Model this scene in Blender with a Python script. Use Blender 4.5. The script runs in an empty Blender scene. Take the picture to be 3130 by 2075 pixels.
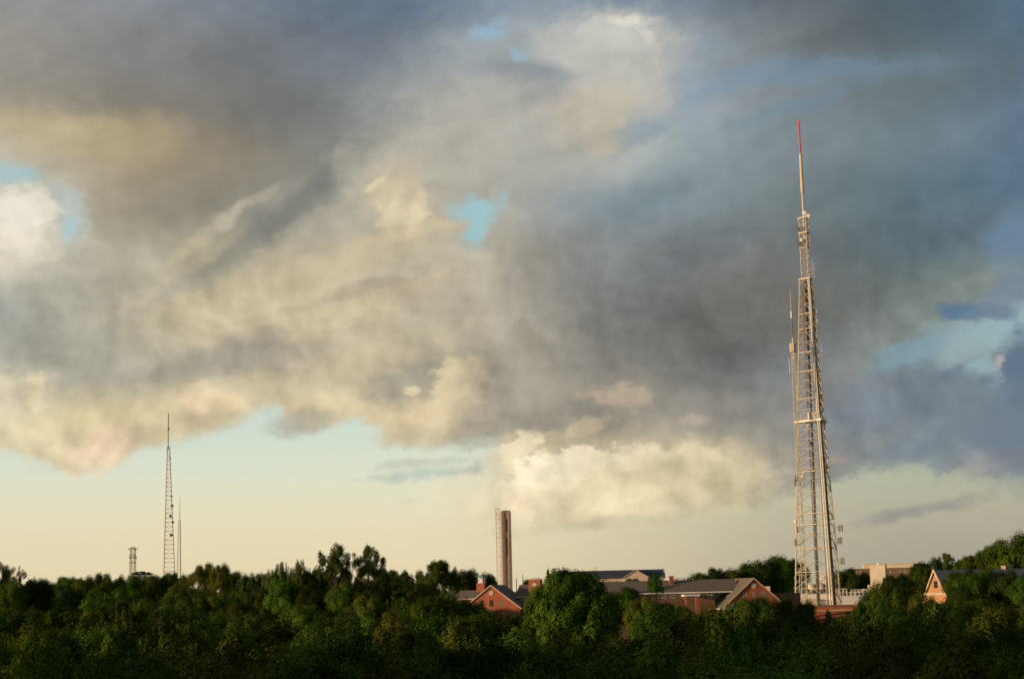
import bpy, math, random
import numpy as np
from mathutils import Vector, Matrix
R = math.radians
random.seed(7)
col = bpy.context.scene.collection
scene = bpy.context.scene

# ------------------------------------------------------------------ camera
FPX = 5200.0                      # focal length in photo pixels (3130 wide)
PITCH, ROLL, CAMZ = R(8.45), R(-1.4), 26.0
cam = bpy.data.cameras.new('camera')
cam.sensor_width = 36.0
cam.lens = FPX / 3130.0 * 36.0
cam.clip_start, cam.clip_end = 1.0, 30000.0
camo = bpy.data.objects.new('camera', cam)
col.objects.link(camo)
CM = Matrix.Rotation(R(90) + PITCH, 3, 'X') @ Matrix.Rotation(ROLL, 3, 'Z')
camo.matrix_world = Matrix.Translation((0, 0, CAMZ)) @ CM.to_4x4()
scene.camera = camo

def ray(px, py):
    return CM @ Vector(((px - 1565.0) / FPX, (1037.5 - py) / FPX, -1.0))
def P(px, py, D):
    """point at ground distance D (along +Y) seen at photo pixel px, py"""
    r = ray(px, py)
    return Vector((0, 0, CAMZ)) + r * (D / r.y)
def PX(v):
    c = CM.transposed() @ (Vector(v) - Vector((0, 0, CAMZ)))
    return 1565.0 + FPX * c.x / -c.z, 1037.5 - FPX * c.y / -c.z

# ------------------------------------------------------------------ sun
SUN_EL, SUN_AZ = R(7), R(246)            # azimuth clockwise from +Y
sd = Vector((math.sin(SUN_AZ) * math.cos(SUN_EL), math.cos(SUN_AZ) * math.cos(SUN_EL), math.sin(SUN_EL)))
sl = bpy.data.lights.new('sun', 'SUN')
sl.energy, sl.angle, sl.color = 4.4, R(0.5), (1.0, 0.70, 0.42)
so = bpy.data.objects.new('sun', sl)
so.rotation_euler = sd.to_track_quat('Z', 'Y').to_euler()
so.location = (-300, -100, 200)
col.objects.link(so)

scene.view_settings.view_transform = 'Standard'
scene.view_settings.look = 'None'
scene.view_settings.exposure = 0.0
scene.view_settings.gamma = 1.0
scene.cycles.max_bounces = 5
scene.cycles.diffuse_bounces = 3
scene.cycles.transmission_bounces = 4
scene.cycles.transparent_max_bounces = 6

# ------------------------------------------------------------------ world: clear sky + evening cloud deck (laid out in azimuth / elevation)
def lin(c):
    return tuple((v / 12.92 if v <= 0.04045 else ((v + 0.055) / 1.055) ** 2.4) for v in (q / 255.0 for q in c))
def azel(x, y):                   # x, y in 2365-wide photo units -> degrees
    r = ray(x / 0.7556, y / 0.7556)
    return math.degrees(math.atan2(r.x, r.y)), math.degrees(math.atan2(r.z, math.hypot(r.x, r.y)))
def inv_azel(a, e):
    a, e = R(a), R(e)
    x, y = PX((math.sin(a) * math.cos(e) * 1000, math.cos(a) * math.cos(e) * 1000, CAMZ + math.sin(e) * 1000))
    return x * 0.7556, y * 0.7556
DPP = math.degrees(1.0 / (FPX * 0.7556))   # degrees per 2365-unit

GX = [0, 200, 400, 600, 800, 1000, 1200, 1400, 1600, 1800, 2000, 2200, 2365]
GY = [0, 120, 240, 360, 480, 600, 720, 840, 960, 1080, 1200, 1340]
GRID = [
 [(152,151,150),(140,143,147),(130,136,143),(114,124,135),(104,118,135),(100,118,140),(132,150,170),(112,132,156),(106,122,140),(104,109,115),(82,97,106),(79,99,117),(83,110,130)],
 [(162,157,147),(137,134,130),(124,124,125),(116,121,125),(114,122,132),(110,122,136),(160,172,180),(182,184,180),(155,166,171),(118,122,123),(94,104,106),(91,103,106),(91,110,127)],
 [(160,154,140),(142,136,122),(125,120,113),(116,116,114),(116,121,123),(150,155,155),(160,165,166),(203,198,182),(155,167,173),(133,142,148),(117,129,133),(116,130,137),(96,117,138)],
 [(202,199,186),(182,168,134),(158,144,120),(131,126,116),(126,130,126),(177,173,161),(176,174,164),(180,180,171),(133,154,164),(131,141,141),(109,126,131),(103,123,136),(91,116,140)],
 [(215,210,193),(168,157,131),(133,127,112),(138,137,128),(173,168,153),(195,184,161),(157,159,155),(132,148,156),(131,147,153),(119,126,123),(91,110,117),(87,113,122),(87,114,136)],
 [(207,204,186),(185,180,159),(167,164,145),(190,179,149),(195,184,157),(195,186,161),(153,148,137),(132,135,135),(127,129,125),(109,106,104),(91,103,107),(98,113,122),(127,139,141)],
 [(157,157,149),(173,169,153),(202,188,157),(210,196,160),(205,192,163),(190,181,159),(153,148,137),(120,120,118),(106,109,107),(113,108,97),(104,109,106),(124,135,124),(148,152,141)],
 [(171,171,158),(182,179,160),(192,183,157),(185,174,154),(195,184,155),(204,190,158),(162,157,144),(130,128,122),(120,117,111),(122,114,104),(135,139,134),(131,143,141),(125,133,137)],
 [(221,209,173),(221,203,160),(228,208,161),(228,210,167),(213,195,156),(215,198,160),(168,162,147),(158,150,134),(143,140,131),(137,135,130),(127,131,135),(129,139,138),(117,126,136)],
 [(213,200,168),(221,202,165),(213,197,160),(213,198,162),(197,185,155),(190,180,155),(232,214,175),(232,212,172),(188,177,150),(150,148,138),(142,148,148),(145,158,150),(134,140,145)],
 [(205,200,175),(208,202,175),(212,204,175),(212,204,175),(215,203,172),(218,204,170),(228,212,175),(216,201,165),(200,188,154),(183,176,149),(168,168,149),(163,163,147),(150,154,145)],
 [(215,205,170),(218,208,172),(222,210,172),(225,212,172),(222,210,170),(220,208,168),(218,205,162),(205,195,155),(192,182,148),(180,172,142),(168,162,140),(158,155,140),(150,148,135)]]
CLEAR_Y = [900, 980, 1060, 1130, 1210, 1340]
CLEAR_L = [(188,206,202),(199,213,203),(211,218,201),(220,219,194),(227,218,185),(231,213,173)]
CLEAR_R = [(146,172,178),(152,173,170),(160,172,160),(166,171,154),(170,168,150),(167,160,142)]
EDGE = [(-60,1040),(0,1046),(80,1056),(160,1096),(250,1082),(340,1040),(430,1006),(520,976),(590,948),(645,938),(690,985),(740,998),(790,965),(860,985),(890,1024),(1000,1040),(1080,1024),(1150,1012),(1166,1040),(1180,1175),(1240,1204),(1400,1200),(1560,1186),(1760,1168),(1860,1150),(1930,1126),(2010,1086),(2110,1056),(2220,1030),(2320,1085),(2420,1110)]
# x, y, rx, ry, angle, colour, softness, strength, raggedness
BLOBS = [
 # upper centre pale cloud and its hollows
 (1180,190,330,150,22,(172,174,168),.9,.55,.5),(1420,160,165,100,-10,(190,188,180),.55,.75,.5),(1430,78,105,40,-12,(198,197,189),.8,.75,.8),
 (1440,46,48,10,-8,(218,212,198),.9,.85,1.1),(1498,78,28,9,-45,(212,206,193),.9,.75,1.1),(1370,55,40,8,10,(196,196,190),.9,.6,1.1),(1365,262,125,62,5,(194,186,170),.5,.8,.6),(1398,322,46,36,30,(190,181,165),.35,.85,.5),
 (1215,165,95,24,-10,(128,139,150),.8,.75,.5),(1085,258,80,16,12,(138,143,146),.8,.5,.6),(1255,215,60,26,10,(150,155,158),.8,.5,.6),
 (1030,320,215,95,22,(183,178,165),.6,.65,.5),(900,395,110,70,0,(186,180,165),.5,.5,.6),(1125,74,38,22,10,(146,184,208),.9,.7,.8),(1195,125,28,9,-30,(150,185,208),.8,.5,.6),
 (1590,210,40,70,0,(140,158,176),.9,.5,.4),(1480,300,60,30,20,(132,152,166),.7,.6,.6),
 # left bright opening
 (26,408,62,28,0,(168,194,198),.6,.95,.6),(150,490,40,62,8,(182,196,194),.7,.7,.5),(20,540,120,84,-8,(212,205,186),.7,.9,.8),(48,486,66,48,0,(228,221,205),.5,.85,1.1),(30,470,50,22,0,(236,230,216),.7,.8,1.1),
 (95,490,30,36,0,(232,225,208),.5,.8,.8),(45,560,50,24,-10,(232,224,205),.6,.7,.8),(30,600,60,12,0,(222,213,190),.6,.6,.8),(160,525,18,30,0,(176,200,204),.6,.7,.6),
 (90,300,140,46,-4,(202,184,142),.9,.55,.4),(280,310,110,40,6,(182,164,126),.9,.5,.4),
 # diagonal wisps
 (640,505,190,24,36,(132,130,121),.8,.65,.5),(556,484,80,11,32,(190,181,160),.95,.55,1.0),(508,508,44,15,24,(192,182,160),.95,.5,1.0),(424,578,52,14,40,(192,180,152),.9,.7,1.2),(462,560,40,8,30,(190,179,152),.9,.5,1.2),
 (720,640,130,18,24,(192,177,143),.9,.5,.8),(560,640,150,22,24,(186,172,142),.9,.45,.8),(430,620,60,26,30,(178,168,142),.7,.5,.8),
 (700,470,220,30,38,(117,119,116),.9,.6,.4),(775,500,170,26,35,(172,166,148),.9,.55,.5),(840,610,190,14,18,(190,178,150),.9,.5,.7),(850,665,170,12,14,(163,154,135),.9,.5,.6),(440,655,130,18,28,(150,148,136),.9,.5,.6),
 (200,860,210,30,3,(158,157,146),.9,.45,.5),(560,760,130,16,18,(197,185,156),.9,.45,.8),(815,400,30,60,8,(182,178,163),.8,.5,.6),(890,590,200,10,20,(196,184,154),.9,.4,.8),
 # centre swirl
 (912,448,74,56,8,(212,198,165),.8,.75,.7),(866,430,26,10,30,(228,214,182),.8,.75,1.0),(905,488,30,34,-20,(230,213,177),.8,.8,.9),(962,494,18,44,-25,(229,211,174),.7,.85,.7),
 (893,462,22,10,60,(196,182,152),.5,.6,.8),(930,538,100,13,10,(212,194,158),.8,.75,.7),(940,440,18,40,-35,(190,180,156),.6,.5,.6),
 (1088,484,54,22,-3,(158,195,201),.7,.95,.8),(1102,528,28,46,-10,(158,196,202),.7,.95,.8),(1160,470,26,8,40,(160,188,192),.6,.7,.8),
 (1095,592,40,8,0,(188,180,162),.7,.5,.8),
 # middle warm bank
 (390,725,46,30,15,(188,177,149),.5,.7,.7),(190,694,75,5,0,(178,174,160),.8,.7,.3),(880,690,150,30,16,(190,176,146),.9,.5,.7),(790,722,70,18,14,(210,196,160),.6,.75,.9),
 (700,770,75,20,18,(206,191,156),.6,.75,.9),(664,776,26,10,10,(224,209,172),.5,.7,.9),(868,722,26,14,30,(206,192,158),.6,.6,.9),(580,800,100,28,10,(150,146,134),.9,.5,.6),
 (950,880,100,46,14,(148,144,132),.8,.75,.6),(1060,885,56,50,62,(226,207,168),.35,.9,1.0),(1040,848,30,17,20,(224,207,168),.4,.85,1.0),(1085,860,22,40,15,(222,204,166),.5,.7,.9),
 (955,905,22,9,10,(222,205,168),.5,.7,1.0),(985,965,75,34,15,(220,199,160),.7,.8,.8),(930,1005,60,20,8,(196,182,152),.6,.7,.6),(1150,930,120,60,18,(158,152,138),.9,.55,.5),
 (480,845,250,34,9,(158,153,140),.9,.6,.5),(420,975,200,30,16,(196,180,150),.9,.6,.7),(690,880,100,26,12,(196,184,154),.8,.5,.8),
 (25,905,85,46,0,(222,210,180),.6,.85,.7),(82,905,20,34,0,(234,217,182),.5,.8,.8),(462,920,44,27,10,(240,216,178),.5,.9,.8),(525,932,34,17,0,(230,207,168),.5,.8,.8),
 (245,1032,66,38,24,(240,213,180),.8,.9,.6),(205,1074,44,12,22,(228,208,178),.8,.8,.6),(330,1000,90,22,24,(212,194,162),.9,.6,.6),
 # low right grey bank and big bright cumulus
 (1300,960,200,34,8,(150,145,134),.8,.7,.5),(1425,914,62,24,-4,(192,173,150),.55,.8,.9),(1352,984,50,22,10,(204,188,158),.5,.75,.9),(1600,968,36,13,5,(178,161,144),.6,.7,.8),
 (1250,1008,110,14,6,(202,186,154),.6,.7,.8),(1420,1040,220,20,2,(182,170,147),.7,.7,.6),(1180,1052,66,26,32,(238,221,187),.25,.9,1.1),(1216,1024,20,24,-10,(226,210,176),.4,.8,1.0),
 (1100,1082,50,9,22,(214,208,182),.6,.7,.8),(1400,1120,290,68,2,(230,212,174),.8,.9,.4),(1245,1122,76,56,0,(251,235,202),.2,.95,.9),(1335,1074,118,38,0,(253,237,204),.25,.95,1.0),(1480,1068,130,32,0,(247,230,194),.5,.9,.9),(1600,1070,90,22,4,(228,210,174),.7,.8,.8),
 (1590,1100,150,55,0,(214,198,160),.8,.6,.7),(1205,1165,54,32,0,(238,217,182),.5,.85,.7),(1340,1146,170,40,4,(236,218,180),.9,.6,.6),(1270,1092,40,12,10,(226,212,180),.5,.5,1.0),
 (1420,1104,60,14,-6,(226,208,170),.6,.5,1.0),(1460,1200,260,12,3,(205,194,160),.8,.6,.5),(1780,1050,46,16,10,(166,154,139),.6,.6,.8),(1946,1062,15,12,0,(172,152,142),.6,.6,.6),
 (960,1072,92,11,3,(192,196,180),.8,.7,.7),(985,1096,120,10,4,(180,191,182),.8,.7,.6),(925,1150,46,8,0,(206,207,184),.8,.5,.6),
 (1890,165,240,24,-3,(114,143,168),.95,.5,.4),(1700,192,110,22,18,(126,150,170),.9,.5,.5),(1640,112,50,34,0,(136,150,162),.9,.45,.6),(1640,560,190,44,18,(106,114,121),.95,.5,.3),(1520,520,170,20,26,(140,148,152),.95,.45,.4),(1850,245,120,16,12,(110,138,162),.95,.4,.4),
 (700,975,74,26,6,(172,166,148),.7,.7,.8),(540,880,80,16,12,(205,192,160),.8,.6,.8),(150,800,150,40,-4,(142,142,132),.95,.5,.4),(350,830,70,20,20,(188,182,160),.8,.45,.8),(1010,760,120,26,10,(186,176,150),.9,.5,.7),(1180,820,120,44,14,(160,153,138),.9,.5,.5),(620,900,60,18,20,(214,200,166),.8,.6,.9),
 # right openings and clouds
 (1700,830,140,70,8,(98,103,106),.9,.6,.4),(1880,830,120,50,14,(124,130,134),.8,.6,.6),(2255,775,140,48,22,(152,176,178),.85,.9,.8),(2335,742,76,36,10,(150,178,182),.8,.9,.8),
 (2270,870,36,40,0,(148,180,184),.3,.95,.6),(2110,810,90,30,18,(128,158,168),.6,.8,.8),(2250,720,76,17,-6,(84,116,146),.5,.85,.8),(2350,670,110,38,22,(122,136,152),.5,.8,.8),
 (2345,555,60,50,20,(108,134,160),.7,.7,.8),(2366,862,48,84,0,(98,119,138),.45,1,.8),(2350,1010,80,90,0,(110,127,142),.8,.9,.6),(2312,836,18,8,48,(176,166,164),.8,.8,.9),
 (2185,900,104,46,-8,(120,135,146),.5,.95,.8),(2205,862,28,16,0,(108,127,143),.5,.9,.9),(2080,930,170,60,10,(120,130,140),.7,.9,.6),(2200,1010,150,50,8,(116,128,140),.6,.8,.7),
 (2190,1060,44,30,20,(124,136,142),.5,.8,1.0),(2300,1070,80,26,6,(136,136,142),.9,.7,.6),(2130,1180,120,13,9,(150,147,144),.8,.7,.6),(2030,1190,60,9,6,(156,156,148),.8,.5,.6),
 (2130,1005,50,14,25,(140,152,154),.7,.4,1.0),
]
w = bpy.data.worlds.new('World'); scene.world = w; w.use_nodes = True
nt = w.node_tree; N = nt.nodes; L = nt.links; N.clear()
def nd(t, **k):
    n = N.new(t)
    for a, b in k.items(): setattr(n, a, b)
    return n
def mth(op, a, b=None, c=None, clamp=False):
    n = nd('ShaderNodeMath', operation=op); n.use_clamp = clamp
    for i, v in enumerate((a, b, c)):
        if v is None: continue
        if isinstance(v, (int, float)): n.inputs[i].default_value = v
        else: L.new(v, n.inputs[i])
    return n.outputs[0]
def vm(op, a, b=None, out=0):
    n = nd('ShaderNodeVectorMath', operation=op)
    for i, v in enumerate((a, b)):
        if v is None: continue
        if isinstance(v, tuple): n.inputs[i].default_value = v
        elif isinstance(v, (int, float)): n.inputs['Scale'].default_value = v
        else: L.new(v, n.inputs[i])
    return n.outputs[out]
def sstep(v, a, b, lo=0.0, hi=1.0, kind='SMOOTHSTEP'):
    n = nd('ShaderNodeMapRange', interpolation_type=kind); n.clamp = False
    L.new(v, n.inputs['Value'])
    n.inputs['From Min'].default_value = a; n.inputs['From Max'].default_value = b
    n.inputs['To Min'].default_value = lo; n.inputs['To Max'].default_value = hi
    return n.outputs['Result']
def mixc(f, a, b, mode='MIX'):
    n = nd('ShaderNodeMix', data_type='RGBA', blend_type=mode)
    for s, v in ((0, f), (6, a), (7, b)):
        if isinstance(v, float): n.inputs[s].default_value = v
        elif isinstance(v, tuple): n.inputs[s].default_value = (*v, 1)
        else: L.new(v, n.inputs[s])
    return n.outputs[2]
def ramp(f, stops, interp='B_SPLINE'):
    n = nd('ShaderNodeValToRGB'); cr = n.color_ramp; cr.interpolation = interp
    while len(cr.elements) < len(stops): cr.elements.new(0.5)
    for e, (p, c) in zip(cr.elements, sorted(stops)): e.position = p
    for e, (p, c) in zip(cr.elements, sorted(stops)): e.color = (*c, 1) if len(c) == 3 else c
    L.new(f, n.inputs[0]); return n.outputs[0] if len(stops[0][1]) == 3 else n.outputs[1]
def noise(v, scale, detail, rough=.55, lac=2.0, dim='2D', out='Fac', dist=0.0):
    n = nd('ShaderNodeTexNoise', noise_dimensions=dim)
    L.new(v, n.inputs['Vector']); n.inputs['Scale'].default_value = scale
    n.inputs['Detail'].default_value = detail; n.inputs['Roughness'].default_value = rough
    n.inputs['Lacunarity'].default_value = lac; n.inputs['Distortion'].default_value = dist
    return n.outputs[out]

tc = nd('ShaderNodeTexCoord'); sep = nd('ShaderNodeSeparateXYZ'); L.new(tc.outputs['Generated'], sep.inputs[0])
X, Y, Z = sep.outputs
az = mth('MULTIPLY', mth('ARCTAN2', X, Y), 180 / math.pi)
el = mth('MULTIPLY', mth('ARCSINE', Z), 180 / math.pi)
cmb = nd('ShaderNodeCombineXYZ'); L.new(az, cmb.inputs[0]); L.new(el, cmb.inputs[1]); uv = cmb.outputs[0]
# streak-aligned coordinates for the noises (cloud bands rise to the right)
mp = nd('ShaderNodeMapping'); L.new(uv, mp.inputs[0]); mp.inputs['Rotation'].default_value[2] = R(-20); mp.inputs['Scale'].default_value = (0.62, 1.0, 1.0)
suv = mp.outputs[0]
nw = noise(suv, 0.22, 3, .5, out='Color')
nf = noise(suv, 1.1, 6, .62, out='Color')
warp = vm('ADD', vm('MULTIPLY', vm('SUBTRACT', nw, (.5, .5, .5)), (1.3, 0.9, 0)), vm('MULTIPLY', vm('SUBTRACT', nf, (.5, .5, .5)), (0.24, 0.20, 0)))
puv = vm('ADD', uv, warp)
wsm = vm('MULTIPLY', vm('SUBTRACT', nf, (.5, .5, .5)), (1.0, 0.8, 0))
buv = vm('ADD', uv, wsm)
def voro(v, scale, detail, rough=.5, smooth=.6):
    n = nd('ShaderNodeTexVoronoi', voronoi_dimensions='2D', feature='SMOOTH_F1'); L.new(v, n.inputs['Vector'])
    n.inputs['Scale'].default_value = scale; n.inputs['Detail'].default_value = detail; n.inputs['Roughness'].default_value = rough
    n.inputs['Smoothness'].default_value = smooth; n.normalize = True; return n.outputs['Distance']
fn = mth('MULTIPLY_ADD', voro(buv, 1.15, 3, .55), 0.65, mth('SUBTRACT', mth('MULTIPLY', noise(suv, 1.9, 9, .70), .95), .72))      # ragged, billowing edge noise
s2 = nd('ShaderNodeSeparateXYZ'); L.new(puv, s2.inputs[0])
U, V = s2.outputs[0], s2.outputs[1]
AZ0, AZ1 = -17.5, 17.5
uf = sstep(U, AZ0, AZ1, kind='LINEAR')
ELS = [azel(1182, y)[1] for y in GY]
AZS = [AZ0 + (AZ1 - AZ0) * i / 15 for i in range(16)]
def gsample(x, y):
    x = min(max(x, GX[0]), GX[-1] - .01); y = min(max(y, GY[0]), GY[-1] - .01)
    i = max(k for k in range(len(GX) - 1) if GX[k] <= x); j = max(k for k in range(len(GY) - 1) if GY[k] <= y)
    s = (x - GX[i]) / (GX[i + 1] - GX[i]); t = (y - GY[j]) / (GY[j + 1] - GY[j])
    o = []
    for k in range(3):
        g = lambda a, b: lin(GRID[a][b])[k]
        o.append((g(j, i) * (1 - s) + g(j, i + 1) * s) * (1 - t) + (g(j + 1, i) * (1 - s) + g(j + 1, i + 1) * s) * t)
    return tuple(o)
cloud = None
for j in range(len(GY) - 1, -1, -1):
    rj = ramp(uf, [((a - AZ0) / (AZ1 - AZ0), gsample(*inv_azel(a, ELS[j]))) for a in AZS])
    cloud = rj if cloud is None else mixc(sstep(V, ELS[j + 1], ELS[j]), cloud, rj)
# relief: billows lit from the left, low
r1 = noise(puv, 0.34, 4, .50); r2 = noise(vm('ADD', puv, (-0.34, -0.22, 0)), 0.34, 4, .50)
v1 = voro(buv, 0.95, 2.5, .5); v2 = voro(vm('ADD', buv, (-0.14, -0.10, 0)), 0.95, 2.5, .5)
rel = mth('MULTIPLY', mth('SUBTRACT', r2, r1), sstep(el, 8.5, 14.5, 1.25, 0.45))
rel = mth('ADD', rel, mth('MULTIPLY', mth('SUBTRACT', v1, v2), sstep(el, 7, 11, .26, .06)))
st = nd('ShaderNodeMapping', vector_type='TEXTURE'); L.new(puv, st.inputs[0]); st.inputs['Rotation'].default_value[2] = R(24); st.inputs['Scale'].default_value = (5.5, 1.5, 1)
rel = mth('ADD', rel, mth('MULTIPLY', mth('SUBTRACT', noise(st.outputs[0], 1.0, 4, .5), .5), .38))
relief = relf = mth('ADD', rel, 1.0)
def scale_col(c, f):              # colour sockets only: no implicit conversions inside the long chain
    return mixc(1.0, c, (f, f, f) if isinstance(f, (int, float)) else f, 'MULTIPLY')
rc = nd('ShaderNodeCombineColor')
for i_ in range(3): L.new(relief, rc.inputs[i_])
relief = rc.outputs[0]
cloud = scale_col(cloud, relief)
# clear sky under the cloud edge
def cl_ramp(cs):
    e0, e1 = azel(1182, 1340)[1], azel(1182, 900)[1]
    f = sstep(el, e0, e1, kind='LINEAR')
    return ramp(f, [((azel(1182, y)[1] - e0) / (e1 - e0), lin(c)) for y, c in zip(CLEAR_Y, cs)])
clear = mixc(sstep(az, -4, 14), cl_ramp(CLEAR_L), cl_ramp(CLEAR_R))
sky = nd('ShaderNodeTexSky', sky_type='NISHITA'); sky.sun_disc = False
sky.sun_elevation = SUN_EL; sky.sun_rotation = SUN_AZ; sky.air_density = 1.2; sky.dust_density = 2.5
STR = 0.1
clear = mixc(0.04, clear, sky.outputs[0])
EP = [azel(x, y) for x, y in EDGE]
ea0, ea1, ee0, ee1 = EP[0][0], EP[-1][0], 0.0, 8.0
sb = nd('ShaderNodeSeparateXYZ'); L.new(buv, sb.inputs[0])
ef = sstep(sb.outputs[0], ea0, ea1, kind='LINEAR')
edge = ramp(ef, [((a - ea0) / (ea1 - ea0), (0, 0, 0, (e - ee0) / (ee1 - ee0))) for a, e in EP], 'LINEAR')
edge = mth('ADD', mth('MULTIPLY', edge, ee1 - ee0), ee0)
dE = mth('ADD', mth('SUBTRACT', sb.outputs[1], edge), mth('MULTIPLY', fn, .75))
cov = sstep(dE, -0.24, 0.30)
sk = mixc(cov, clear, cloud)
# individual clouds, wisps and gaps
# (the 1e-6 term only makes the renderer evaluate these after everything the chain needs, keeping its register use small)
BX, BY = mth('MULTIPLY_ADD', relf, 1e-6, sb.outputs[0]), mth('MULTIPLY_ADD', relf, 1e-6, sb.outputs[1])
for (x, y, rx, ry, ang, c, soft, stren, rag) in BLOBS:
    a, e = azel(x, y)
    # rotated, scaled offset from the cloud's centre, in plain float maths
    th = R(ang + 1.4); c_, s_ = math.cos(th), math.sin(th); ax, ay = 1 / (rx * DPP), 1 / (ry * DPP)
    t1 = mth('MULTIPLY_ADD', BX, c_ * ax, mth('MULTIPLY_ADD', BY, s_ * ax, -(a * c_ + e * s_) * ax))
    t2 = mth('MULTIPLY_ADD', BX, -s_ * ay, mth('MULTIPLY_ADD', BY, c_ * ay, (a * s_ - e * c_) * ay))
    d = mth('SQRT', mth('MULTIPLY_ADD', t1, t1, mth('MULTIPLY', t2, t2)))
    d = mth('MULTIPLY_ADD', fn, rag * 1.5, d)
    mask = sstep(d, 1 - soft * .9, 1 + soft * .9, stren, 0.0)
    clear_like = c[2] > c[0] + 20
    cc = lin(c)
    if clear_like: sk = mixc(mask, sk, cc)
    else:
        sk = mixc(mask, sk, mixc(1.0, cc, relief, 'MULTIPLY'))
# away from the photographed part of the sky: broken cloud over the same clear sky
hi = sstep(el, 24, 40)
gen = mixc(sstep(noise(tc.outputs['Generated'], 2.4, 6, .6, dim='3D'), .42, .6), scale_col(sky.outputs[0], STR), (0.20, 0.20, 0.21))
sk = mixc(hi, sk, gen)
bg = nd('ShaderNodeBackground'); L.new(scale_col(sk, 1 / STR), bg.inputs[0]); bg.inputs[1].default_value = STR
wo = nd('ShaderNodeOutputWorld'); L.new(bg.outputs[0], wo.inputs[0])
w.cycles.sampling_method = 'MANUAL'; w.cycles.sample_map_resolution = 512

# ------------------------------------------------------------------ materials
MATS = {}
def mat(name, c, rough=.8, metal=0.0, var=0.12, scale=1.0, c2=None, spec=.3, bump=0):
    if name in MATS: return MATS[name]
    m = bpy.data.materials.new(name); m.use_nodes = True
    t = m.node_tree; b = t.nodes['Principled BSDF']
    b.inputs['Roughness'].default_value = rough; b.inputs['Metallic'].default_value = metal
    b.inputs['Specular IOR Level'].default_value = spec
    tcn = t.nodes.new('ShaderNodeTexCoord'); n = t.nodes.new('ShaderNodeTexNoise')
    t.links.new(tcn.outputs['Object'], n.inputs['Vector']); n.inputs['Scale'].default_value = scale; n.inputs['Detail'].default_value = 6
    r = t.nodes.new('ShaderNodeValToRGB'); r.color_ramp.elements[0].position = .3; r.color_ramp.elements[1].position = .7
    c2 = c2 or tuple(v * (1 - var * 2) for v in c)
    r.color_ramp.elements[0].color = (*c2, 1); r.color_ramp.elements[1].color = (*c, 1)
    t.links.new(n.outputs['Fac'], r.inputs[0]); t.links.new(r.outputs[0], b.inputs['Base Color'])
    MATS[name] = m; return m
def brickmat(name, c, c2, mortar):
    m = mat(name, c, .9, scale=.35, var=.26)
    t = m.node_tree; b = t.nodes['Principled BSDF']; r = [n for n in t.nodes if n.type == 'VALTORGB'][0]
    br = t.nodes.new('ShaderNodeTexBrick'); tcn = [n for n in t.nodes if n.type == 'TEX_COORD'][0]
    mpn = t.nodes.new('ShaderNodeMapping'); mpn.inputs['Rotation'].default_value[0] = R(90)
    t.links.new(tcn.outputs['Object'], mpn.inputs[0]); t.links.new(mpn.outputs[0], br.inputs[0])
    br.inputs['Scale'].default_value = 1.0; br.inputs['Brick Width'].default_value = .44; br.inputs['Row Height'].default_value = .15; br.inputs['Mortar Size'].default_value = .012
    br.inputs['Color1'].default_value = (*c, 1); br.inputs['Color2'].default_value = (*c2, 1); br.inputs['Mortar'].default_value = (*mortar, 1)
    mx = t.nodes.new('ShaderNodeMix'); mx.data_type = 'RGBA'; mx.inputs[0].default_value = .45
    t.links.new(br.outputs[0], mx.inputs[6]); t.links.new(r.outputs[0], mx.inputs[7]); t.links.new(mx.outputs[2], b.inputs['Base Color'])
    return m
brick = brickmat('red_brick', (.40, .105, .045), (.29, .07, .033), (.38, .27, .19))
brickbrown = brickmat('brown_and_shaded_brick', (.20, .11, .06), (.15, .08, .045), (.25, .2, .15))  # also paints shade onto side walls of the red brick buildings
slate = mat('slate_roof', (.15, .125, .105), .85, scale=2.5, c2=(.085, .072, .065))
shingle = mat('shingle_roof', (.20, .16, .13), .9, scale=1.6, c2=(.12, .10, .082))
slateblue = mat('blue_slate_roof', (.055, .065, .085), .7, scale=2, c2=(.035, .042, .055))
cream = mat('cream_stone', (.62, .50, .36), .8, scale=.8)
whitewash = mat('white_paint', (.78, .74, .68), .6, scale=.5, var=.06)
creampaint = mat('cream_paint', (.66, .56, .42), .7, scale=.4, var=.08)
concrete = mat('concrete', (.62, .49, .37), .85, scale=.7, var=.12)
concretedark = mat('dark_concrete', (.40, .29, .22), .9, scale=.7)
steel = mat('galvanised_steel', (.70, .60, .45), .6, 0.1, scale=3, var=.15)
steeldark = mat('weathered_shade_steel', (.30, .24, .19), .7, 0.3, scale=3, var=.2)  # also the dark tone that mimics the big tower's unlit face
redpaint = mat('red_paint', (.75, .055, .04), .45, scale=2, var=.05)
redwhite = mat('faded_red_paint', (.55, .33, .26), .7, scale=.03, c2=(.55, .42, .35))
greyfar = mat('dull_grey_metal', (.44, .37, .31), .7, scale=.1)
copper = mat('green_copper', (.17, .36, .26), .6, scale=2)
darkglass = mat('dark_glass', (.025, .027, .03), .25, spec=.5)
paleglass = mat('pale_blind', (.20, .22, .21), .4)
roofwhite = mat('white_membrane', (.75, .74, .73), .8, scale=.3, var=.05)
tan = mat('tan_trim', (.50, .34, .20), .8)
birdm = mat('bird_feathers', (.02, .018, .018), .8)
bark = mat('bark', (.10, .07, .05), .95, scale=6)
blackrub = mat('cable_jacket', (.05, .045, .045), .7)
groundm = mat('forest_floor', (.045, .055, .025), .95, scale=.05, c2=(.03, .03, .018))

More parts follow.
